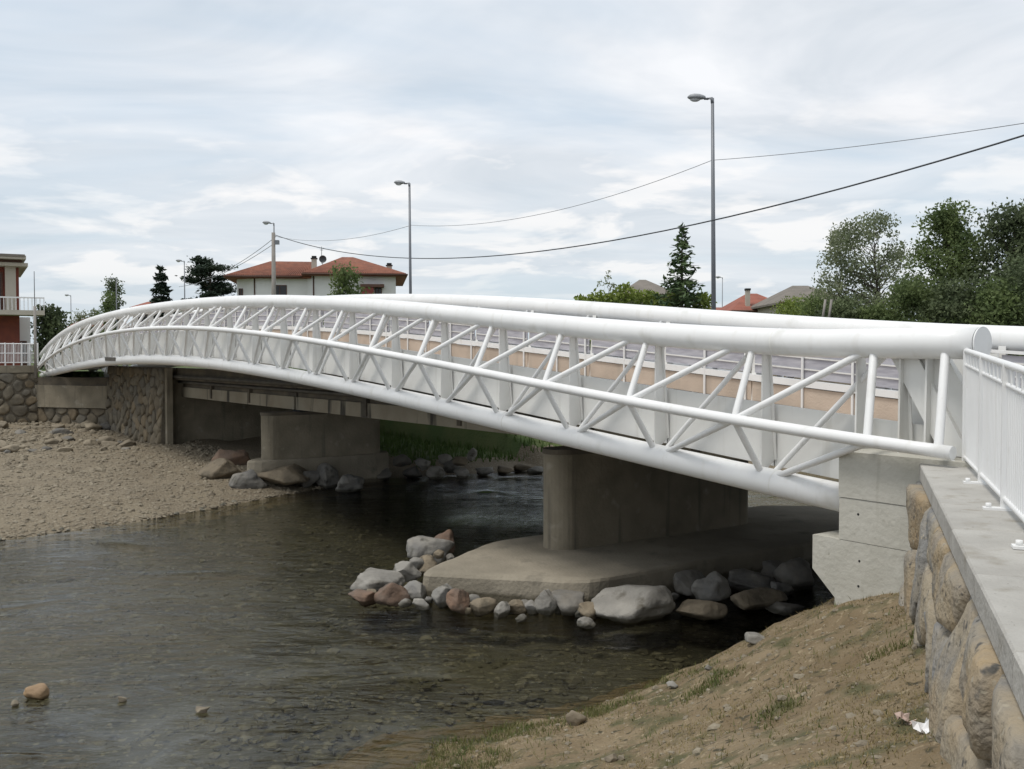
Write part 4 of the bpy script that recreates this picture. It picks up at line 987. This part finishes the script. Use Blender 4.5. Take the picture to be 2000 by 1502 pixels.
# left side trees
conifer(ground_at(316, 88), hpx(518, 88), 4.6, 'needle_dark', 'dark narrow conifer left of the spreading cedar', seed=18, whorls=20, per=9, droop=.2, lsize=.3, dens=46, power=.75)
broadleaf(ground_at(98, 62), hpx(606, 62), 1.0, 'leaf_dark', 'dark round evergreen beside the brick building', seed=101, nleaf=4500, lsize=.12, clumps=40, csize=.2, low=.05, name='evergreen_bush', tr=.08)
broadleaf(ground_at(226, 92), hpx(550, 92), 1.2, 'leaf_dark', 'small dark tree with a curved lamp over it at left', seed=102, nleaf=2500, lsize=.12, clumps=40, csize=.085, low=.2, tr=.1)
broadleaf(ground_at(208, 90), hpx(575, 90), 1.0, 'leaf_mid', 'lighter green tree touching the small dark one', seed=103, nleaf=1500, lsize=.12, clumps=26, csize=.10, low=.2, tr=.07)
broadleaf(ground_at(182, 95), hpx(606, 95), 1.2, 'leaf_pale', 'low pale shrub above the rusty roofs at left', seed=104, nleaf=1200, lsize=.11, clumps=26, csize=.12, low=.2, tr=.07, name='shrub')
broadleaf(ground_at(155, 97), hpx(612, 97), 1.2, 'leaf_pale', 'lowest pale shrub next to the thin far lamp', seed=105, nleaf=1200, lsize=.11, clumps=26, csize=.12, low=.2, tr=.07, name='shrub')
# cedar: flat layered crown
rs = np.random.RandomState(31); rg = random.Random(31); cz = 86; cb = ground_at(408, cz); ct = thing('cedar_tree', cb, 'broad dark cedar with flat branch layers left of the white house', 'tree')
Hc = hpx(506, cz); MB().sweep([(0, 0, 0), (.1, 0, Hc * .5), (.2, .1, Hc * .93)], [.32, .22, .06], 8).build('trunk', 'bark', ct)
limbs = MB(); C = []; S = []
for k in range(34):
    f = .30 + .68 * k / 33; an = rg.uniform(0, 6.283); R = (2.15 * math.sin(math.pi * min(.93, f * .75 + .08)) ** .6 + (.5 if .80 < f < .95 else 0)) * rg.uniform(.55, 1.05)
    z0 = f * Hc; p2 = Vector((math.cos(an) * R + .2, math.sin(an) * R, z0 + .15)); limbs.sweep([(.15, 0, z0 - .5), ((p2.x + .15) / 2, p2.y / 2, z0), p2], [.07, .05, .02], 5, caps=False)
    for q in range(3):
        c = Vector((.15, 0, z0 - .1)).lerp(p2, .45 + .28 * q); r = rg.uniform(.4, .8); kk = 120
        C.append(np.array(c) + rs.normal(0, 1, (kk, 3)) * np.array([r * .55, r * .55, .12])); S.append(rs.uniform(.1, .2, kk))
limbs.build('limbs', 'bark', ct)['kind'] = 'stuff'; V, Fc = quads(np.concatenate(C), np.concatenate(S), rs, aspect=.5, flat=.5); np_mesh('crown', V, Fc, 'needle_dark', ct)
# plant in front of the house
broadleaf(ground_at(674, 68), hpx(527, 68), 2.0, 'leaf_mid', 'leafy green garden tree before the wall of the white house', seed=120, nleaf=2400, lsize=.14, clumps=40, csize=.13, low=.25, tr=.07, name='garden_tree')
# distant tree line closing the horizon
rs = np.random.RandomState(40); C = []
for k in range(15000):
    an = rs.uniform(-1.15, 1.15); R = rs.uniform(270, 310); hh = 3.2 + 1.6 * noise.noise(Vector((an * 9, 0, 0))) + 1.0 * noise.noise(Vector((an * 40, 2, 0)))
    C.append((math.sin(an) * R, math.cos(an) * R, GZ + hh * rs.uniform(0, 1) ** .7))
V, Fc = quads(np.array(C), rs.uniform(.5, 1.1, len(C)), rs); tag(np_mesh('distant_wood', V, Fc, 'leaf_dark'), 'far belt of trees on the horizon', 'wood', kind='stuff')

# ------------------------------------------------------------------ buildings
def hip_roof(poly_, ridge, z, rise, th=.12):
    pass
def quad_roof(m, e, r0, r1, ze, zr):
    # e: four eave corners (x,y) front-left, front-right, back-right, back-left; ridge from r0 to r1
    v = [(*p, ze) for p in e] + [(*r0, zr), (*r1, zr)] + [(*p, ze - .14) for p in e]
    m.add(v, [(0, 1, 5, 4), (1, 2, 5), (2, 3, 4, 5), (3, 0, 4), (6, 7, 1, 0), (7, 8, 2, 1), (8, 9, 3, 2), (9, 6, 0, 3), (9, 8, 7, 6)]); return m
HZ = 75.0
ho = thing('white_house', ground_at(620, HZ + 1), 'white two storey house with red hipped roofs and chimneys', 'house'); hl = ho.location
def hx(px): return (px - 1000) / FPX * HZ
def hz(py): return (690 - py) / FPX * HZ + EYE
def hp(m, n, mt, par=None): m.v = [tuple(Vector(v) - hl) for v in m.v]; return m.build(n, mt, par or ho)
ho.rotation_euler = (0, 0, 0.14)
# left wing (with splayed corner) and main block
m = MB(); m.prism([(hx(459), HZ + 1.7), (hx(498), HZ + .55), (hx(603), HZ + .55), (hx(603), HZ + 9), (hx(459), HZ + 9)], GZ - .1, hz(541)); hp(m, 'wall', 'house_white')
m = MB(); m.box((hx(604.2), HZ, GZ - .1), (hx(769), HZ + 9.5, hz(538))); hp(m, 'wall', 'house_white')
m = MB(); m.box((hx(598), HZ + .25, GZ), (hx(603.8), HZ + .6, hz(541))); hp(m, 'pilaster', 'house_white')
m = MB(); quad_roof(m, [(hx(441), HZ - .1), (hx(606), HZ - .2), (hx(606), HZ + 10), (hx(441), HZ + 10)], (hx(516), HZ + 4.6), (hx(600), HZ + 4.6), hz(541), hz(503)); rf1 = hp(m, 'roof', 'roof_tile')
m = MB(); quad_roof(m, [(hx(589), HZ - .8), (hx(791), HZ - .8), (hx(791), HZ + 10.5), (hx(589), HZ + 10.5)], (hx(662), HZ + 4.8), (hx(684), HZ + 4.8), hz(536), hz(492)); rf2 = hp(m, 'roof', 'roof_tile')
# ridge caps and rows of pantiles
def tiles(par, a0, a1, b0, b1, n):       # ribs running up the slope between eave line a0-a1 and ridge line b0-b1
    m = MB(); a0, a1, b0, b1 = map(Vector, (a0, a1, b0, b1))
    for i in range(n):
        s = (i + .5) / n; m.sweep([a0.lerp(a1, s) + Vector((0, -.02, .03)), b0.lerp(b1, s) + Vector((0, 0, .02))], .055, 6, caps=False)
    hp(m, 'tile_rows', 'roof_tile', par)['kind'] = 'stuff'
tiles(rf2, (hx(590), HZ - .8, hz(536)), (hx(790), HZ - .8, hz(536)), (hx(662), HZ + 4.8, hz(492)), (hx(684), HZ + 4.8, hz(492)), 46)
tiles(rf1, (hx(442), HZ - .1, hz(541)), (hx(604), HZ - .2, hz(541)), (hx(516), HZ + 4.6, hz(503)), (hx(600), HZ + 4.6, hz(503)), 38)
m = MB(); m.sweep([(hx(440), HZ - .15, hz(542)), (hx(589), HZ - .25, hz(542))], .07, 8); hp(m, 'gutter', 'eave_dark', rf1)
m = MB(); m.sweep([(hx(588), HZ - .86, hz(537)), (hx(792), HZ - .86, hz(537))], .07, 8); hp(m, 'gutter', 'eave_dark', rf2)
for px, yy, top_ in ((496.5, HZ + .46, 543), (610, HZ - .05, 540)):
    m = MB(); m.sweep([(hx(px), yy, GZ), (hx(px), yy, hz(top_))], .05, 8); hp(m, 'downpipe', 'eave_dark')
def window(x0, x1, y0, y1, yy, mt='window_dark', shut=None):
    m = MB(); m.box((hx(x0), yy - .03, hz(y1)), (hx(x1), yy + .05, hz(y0))); wv = hp(m, 'window', 'wood_frame')
    g = .06; m = MB(); m.box((hx(x0) + g, yy - .045, hz(y1) + g), (hx((x0 + x1) / 2) - .03, yy - .032, hz(y0) - g)); hp(m, 'pane', mt, wv)
    m = MB(); m.box((hx((x0 + x1) / 2) + .03, yy - .045, hz(y1) + g), (hx(x1) - g, yy - .032, hz(y0) - g)); hp(m, 'pane', mt, wv)
    m = MB(); m.box((hx(x0) - .08, yy - .12, hz(y1) - .08), (hx(x1) + .08, yy - .02, hz(y1) - .002)); hp(m, 'sill', 'house_white', wv)
window(531, 558, 557, 590, HZ + .55); window(463.5, 472, 563, 580, HZ + 1.30); window(728, 742, 556, 592, HZ)
m = MB(); m.box((hx(702), HZ - .9, hz(592)), (hx(726), HZ - .02, hz(562))); hp(m, 'awning', 'shutter_red')
m = MB(); m.box((hx(700), HZ - 1.0, hz(561.6)), (hx(746), HZ - .05, hz(556))); hp(m, 'lintel', 'eave_dark')
for x0, x1, y0, y1, yy, par in ((604, 614, 497, 530, HZ + 1.4, rf1), (753, 764, 502, 530, HZ + 4.5, rf2)):
    m = MB(); m.box((hx(x0), yy, hz(y1)), (hx(x1), yy + .45, hz(y0 + 6))); ch = hp(m, 'chimney', 'house_cream', par)
    m.v = []; m = MB(); m.box((hx(x0) - .06, yy - .06, hz(y0 + 5.9)), (hx(x1) + .06, yy + .51, hz(y0 + 4))); m.box((hx(x0) + .02, yy + .02, hz(y0 + 3.9)), (hx(x1) - .02, yy + .43, hz(y0))); hp(m, 'chimney_cap', 'gap_dark', par)
m = MB(); m.sweep([(hx(620), HZ + 4.6, hz(505)), (hx(620), HZ + 4.6, hz(470))], .025, 6); m.sweep([(hx(616), HZ + 4.6, hz(473)), (hx(625), HZ + 4.6, hz(473))], .02, 6); m.sweep([(hx(617), HZ + 4.6, hz(477)), (hx(623), HZ + 4.6, hz(477))], .02, 6); hp(m, 'aerial', 'wire', rf1)
m = MB(); vs = []; fs = []
for i in range(5):
    for k in range(14):
        r = .30 * i / 4; an = k * 6.283 / 14; vs.append((hx(622.5) + math.cos(an) * r, HZ + 4.4 - .12 * (1 - (i / 4) ** 2) * -1, hz(496) + math.sin(an) * r))
for i in range(4):
    for k in range(14): fs.append((i * 14 + k, i * 14 + (k + 1) % 14, (i + 1) * 14 + (k + 1) % 14, (i + 1) * 14 + k))
m.add(vs, fs, True); m.sweep([(hx(622.5), HZ + 4.55, hz(496)), (hx(622), HZ + 4.6, hz(507))], .03, 6); hp(m, 'satellite_dish', 'wire', rf1)

# brick building at the left edge
BZ = 56.0
bb = thing('brick_building', Vector(((31 - 1008) / FPX * BZ, BZ + 1.0, GZ)), 'brick and cream building with balcony cut by the left edge', 'building'); bl = bb.location
bb.rotation_euler = (0, 0, 0.50)
def bx(px): return (px - 1008) / FPX * BZ
def bz_(py): return (690 - py) / FPX * BZ + EYE
def bp(m, n, mt, par=None): m.v = [tuple(Vector(v) - bl) for v in m.v]; return m.build(n, mt, par or bb)
bp(MB().box((bx(-220), BZ + 1.2, GZ - .1), (bx(31), BZ + 9, bz_(520))), 'wall', 'brick_red')
bp(MB().box((bx(32), BZ + 2.2, GZ - .1), (bx(52), BZ + 9, bz_(617))), 'side_wall', 'house_white')
bp(MB().box((bx(6), BZ + .72, bz_(606)), (bx(25), BZ + 1.19, bz_(515))), 'pillar', 'house_cream')
bp(MB().box((bx(-100), BZ + .72, bz_(606)), (bx(-82), BZ + 1.19, bz_(515))), 'pillar', 'house_cream')
w_ = bp(MB().box((bx(-78), BZ + 1.12, bz_(604)), (bx(2), BZ + 1.18, bz_(530))), 'window', 'wood_frame'); bp(MB().box((bx(-74), BZ + 1.09, bz_(602)), (bx(-2), BZ + 1.115, bz_(534))), 'pane', 'window_dark', w_)
bp(MB().box((bx(-230), BZ + .2, bz_(519.6)), (bx(46), BZ + 9.5, bz_(513))), 'eave_slab', 'house_cream')
bp(MB().box((bx(-230), BZ - .3, bz_(507)), (bx(42), BZ + 9.8, bz_(500))), 'eave_slab', 'house_cream')
bp(MB().box((bx(-225), BZ + .3, bz_(512.6)), (bx(36), BZ + 9.2, bz_(507.4))), 'roof_core', 'eave_dark')
m = MB(); quad_roof(m, [(bx(-232), BZ - .35), (bx(40), BZ - .35), (bx(40), BZ + 10), (bx(-232), BZ + 10)], (bx(-120), BZ + 4.5), (bx(-60), BZ + 4.5), bz_(498), bz_(488)); bp(m, 'roof', 'roof_grey')
bal = bp(MB().box((bx(-200), BZ - 1.0, bz_(616)), (bx(72), BZ + 1.18, bz_(607))), 'balcony', 'house_cream')
m = MB()
for k in range(40):
    x = bx(-200) + (bx(71) - bx(-200)) * k / 39; m.box((x - .02, BZ - .96, bz_(606.9)), (x + .02, BZ - .92, bz_(584)))
m.box((bx(-200), BZ - .98, bz_(584)), (bx(72), BZ - .90, bz_(581.5))); bp(m, 'balcony_rail', 'house_white', bal)
w_ = bp(MB().box((bx(33), BZ + 2.1, GZ), (bx(45), BZ + 2.19, bz_(665))), 'door', 'wood_frame'); bp(MB().box((bx(34.5), BZ + 2.07, bz_(695)), (bx(43.5), BZ + 2.095, bz_(668))), 'pane', 'window_dark', w_)
# posts and yard fence on the wall top
a = Vector((*pD, -0.62 + EYE)); b = Vector((*pC, -0.62 + EYE)); yf = thing('yard_fence', a.lerp(b, .7), 'pale metal yard fence on the far wall below the balcony', 'fence')
def yr(n, p, q, r, mt='house_white'): o = rod(n, p, q, r, mt, None, 6); o.parent = yf; o.location = p - yf.location
for h in (.15, .62, 1.10): yr('rail', a + Vector((0, 0, h)), b + Vector((0, 0, h)), .028)
for k in range(15): p = a.lerp(b, k / 14); yr('post', p, p + Vector((0, 0, 1.15)), .035)
for k in range(80): p = a.lerp(b, (k + .5) / 80); yr('bar', p + Vector((0, 0, .15)), p + Vector((0, 0, 1.1)), .012)
m = MB(); p = at(70, 738, 50.5); m.sweep([p, (p.x, p.y, at(70, 598, 50.5).z)], .065, 10); gp_ = m.at_origin('gate_post', 'pole_concrete', p); tag(gp_, 'grey post with thin mast standing at the far end of the white bridge', 'post')
m = MB(); m.sweep([(0, 0, at(70, 598, 50.5).z - p.z), (0, 0, at(69, 530, 50.5).z - p.z)], .02, 6); m.build('mast', 'pole_grey', gp_)

# low houses to the right and left
def low_house(name, x0, x1, ye, yr_, z, roof, wall, label, ridge=.35, eave=.4, depth=8):
    X = lambda px: (px - 1000) / FPX * z; Z = lambda py: (690 - py) / FPX * z + EYE
    t = thing(name, Vector((X((x0 + x1) / 2), z + depth / 2, GZ)), label, 'house'); L = t.location
    def p(m, n, mt, par=None): m.v = [tuple(Vector(v) - L) for v in m.v]; return m.build(n, mt, par or t)
    p(MB().box((X(x0) + eave, z + eave, GZ - .1), (X(x1) - eave, z + depth - eave, Z(ye) - .1)), 'wall', wall)
    m = MB(); wd_ = X(x1) - X(x0); quad_roof(m, [(X(x0), z), (X(x1), z), (X(x1), z + depth), (X(x0), z + depth)], (X(x0) + wd_ * ridge, z + depth / 2), (X(x1) - wd_ * ridge, z + depth / 2), Z(ye), Z(yr_)); r = p(m, 'roof', roof)
    p(MB().sweep([(X(x0), z - .05, Z(ye) - .05), (X(x1), z - .05, Z(ye) - .05)], .07, 6), 'gutter', 'eave_dark', r)
    for f in (.25, .7):
        c = X(x0) + wd_ * f; wv = p(MB().box((c - .5, z + eave - .04, Z(ye) - 1.6), (c + .5, z + eave + .03, Z(ye) - .5)), 'window', 'wood_frame'); p(MB().box((c - .42, z + eave - .06, Z(ye) - 1.52), (c + .42, z + eave - .042, Z(ye) - .58)), 'pane', 'window_dark', wv)
    return t, p, X, Z, r
low_house('low_house', 1205, 1335, 578, 538, 72, 'roof_grey', 'house_cream', 'low house roof showing above the hedge left of the spruce', depth=9, ridge=.45)
t, p, X, Z, r = low_house('tiled_house', 1428, 1560, 606, 567, 78, 'roof_rust', 'house_white', 'low house with bright red tiled roof right of the tall lamp', ridge=.42, depth=9)
p(MB().box((X(1462), 79, Z(600)), (X(1470), 79.4, Z(566))), 'chimney', 'house_cream', r); p(MB().box((X(1461), 78.95, Z(566)), (X(1471), 79.45, Z(562))), 'chimney_cap', 'gap_dark', r)
low_house('brown_house', 1522, 1680, 590, 549, 70, 'roof_grey', 'house_cream', 'house with grey brown roof behind the red tiled one', ridge=.40, depth=10)
low_house('rusty_house', 1385, 1432, 606, 597, 100, 'roof_rust', 'house_white', 'strip of low rusty roof beside the foot of the tall lamp', ridge=.1)
low_house('rust_roof_house', 128, 205, 640, 617, 95, 'roof_rust', 'house_white', 'low rusty roofed house behind the left end of the bridge', ridge=.1)
low_house('hidden_house', 255, 345, 600, 586, 110, 'roof_rust', 'house_white', 'sliver of rusty roof below the dark conifer', ridge=.1)
# leaning timber props beneath the airy tree
for px, dx in ((1604, 8), (1616, 8)):
    m = MB(); a = at(px, 640, 37); b = at(px + dx, 585, 37); m.sweep([a, b], .045, 8)
    tag(m.at_origin('timber_prop', 'pole_concrete', a), ['left', 'right'][px > 1610] + ' one of two leaning poles at the edge of the right bushes', 'pole')

# ------------------------------------------------------------------ street lamps and wires
def lamp(px, z, topy, label, r=.075, arm=.42, head=.5, material='pole_grey', basez=None, group='street lamps along the road', lean=0.0, headless=False, nm='street_lamp'):
    b = ground_at(px, z); h = at(px, topy, z).z - b.z; t = thing(nm, b, label, 'lamp', group)
    MB().sweep([(0, 0, 0), (-lean * .5, 0, h * .5), (-lean, 0, h)], [r, r * .85, r * .62], 12).build('pole', material, t)
    MB().sweep([(0, 0, 0), (0, 0, .35)], [r * 1.5, r * 1.35], 12).build('base_collar', material, t)
    a0 = Vector((-lean, 0, h - .02)); dr = Vector((-1, .12, .05)).normalized()
    MB().sweep([a0 - Vector((0, 0, .12)), a0 + Vector((-.03, 0, .02)), a0 + dr * arm * .35, a0 + dr * arm * .6], [r * .7, r * .65, r * .5, r * .45], 10).build('arm', material, t)
    # luminaire: flattened tapered shell with a bowl underneath
    m = MB(); vs = []; fs = []; prof = [(0, .05, .05), (.12, .10, .08), (.35, .15, .115), (.65, .165, .12), (.88, .13, .085), (1.0, .04, .03)]
    for s, wy, hh in prof:
        for k in range(12):
            an = k * 6.283 / 12; vs.append(a0 + dr * (arm * .5 + s * head) + Vector((0, math.cos(an) * wy * head / .55, math.sin(an) * hh * head / .55 * (1 if math.sin(an) > 0 else .6) + .03)))
    for i in range(len(prof) - 1):
        for k in range(12): fs.append((i * 12 + k, i * 12 + (k + 1) % 12, (i + 1) * 12 + (k + 1) % 12, (i + 1) * 12 + k))
    fs += [tuple(range(11, -1, -1)), tuple(range(60, 72))]; m.add(vs, fs, True); hd_ = m.build('lamp_head', 'lamp_head', t)
    m = MB(); vs = []; fs = []
    for i in range(4):
        for k in range(12):
            an = k * 6.283 / 12; q = math.cos(i / 3 * 1.5); vs.append(a0 + dr * (arm * .5 + head * .58) + dr * math.cos(an) * head * .30 * q + Vector((0, math.sin(an) * .11 * q * head / .55, -.02 - .075 * math.sin(i / 3 * 1.5))))
    for i in range(3):
        for k in range(12): fs.append((i * 12 + k, i * 12 + (k + 1) % 12, (i + 1) * 12 + (k + 1) % 12, (i + 1) * 12 + k))
    m.add(vs, fs, True); m.build('lamp_glass', 'lamp_glass', hd_)
    return t
lamp(1395, 29.7, 192, 'tallest grey street lamp right of centre behind the bridge', lean=.10, head=.52)
lamp(803, 45, 358, 'middle grey street lamp rising right of the white house', lean=.05)
t = lamp(537, 60, 436, 'concrete utility pole with lamp before the left wing of the house', r=.06, material='pole_grey', lean=0)
MB().sweep([(0, -.16, 0), (0, -.16, at(537, 455, 60).z - GZ)], [.17, .11], 12).build('concrete_pole', 'pole_concrete', t)
MB().box((.1, -.3, at(537, 478, 60).z - GZ), (.34, -.05, at(537, 470, 60).z - GZ)).build('junction_box', 'pole_grey', t)
lamp(362, 80, 510, 'thin street lamp between dark conifer and cedar', r=.06)
lamp(229, 85, 545, 'thin street lamp bending over the small dark tree', r=.06)
lamp(140, 110, 577, 'farthest thin street lamp at the left', r=.06)
lamp(1410, 95, 542, 'small far lamp just right of the tallest lamp', r=.05, arm=.3)
def wire(pts, label, r=.012):
    m = MB().sweep(pts, r, 6); tag(m.at_origin('overhead_wire', 'wire' if r > .02 else 'thin_wire', pts[0]), label, 'wire', 'overhead wires')
A = at(537, 460, 60); ax, ay = A.x, A.y; pts = []
for i in range(41):
    s = i / 40 * 1.12; pts.append(Vector((ax + (11.83 - ax) * s, 60 - 40 * s, EYE + 7.1 - 10.7 * s + 8.45 * s * s)))
wire(pts, 'thick sagging overhead cable sweeping from the concrete pole to the right edge', .021)
def span(a, b, sag, label, r=.012):
    wire([a.lerp(b, i / 24) - Vector((0, 0, sag * 4 * (i / 24) * (1 - i / 24))) for i in range(25)], label, r)
P1 = at(1391, 313, 29.7); P2 = at(803, 440, 45); P3 = at(539, 462, 59.9)
span(P1, P2, .62, 'thin wire sagging between the tallest and the middle street lamp', .009)
span(P1, at(2080, 228, 21.3), .10, 'thin wire from the tallest lamp to the right edge', .009)
span(P2, P3, .45, 'thin wire from the middle lamp to the concrete pole', .010)
span(P3, at(380, 548, 90), .5, 'upper of two thin wires falling left from the concrete pole', .018)
span(P3 - Vector((0, 0, .35)), at(350, 560, 90), .5, 'lower of two thin wires falling left from the concrete pole', .018)
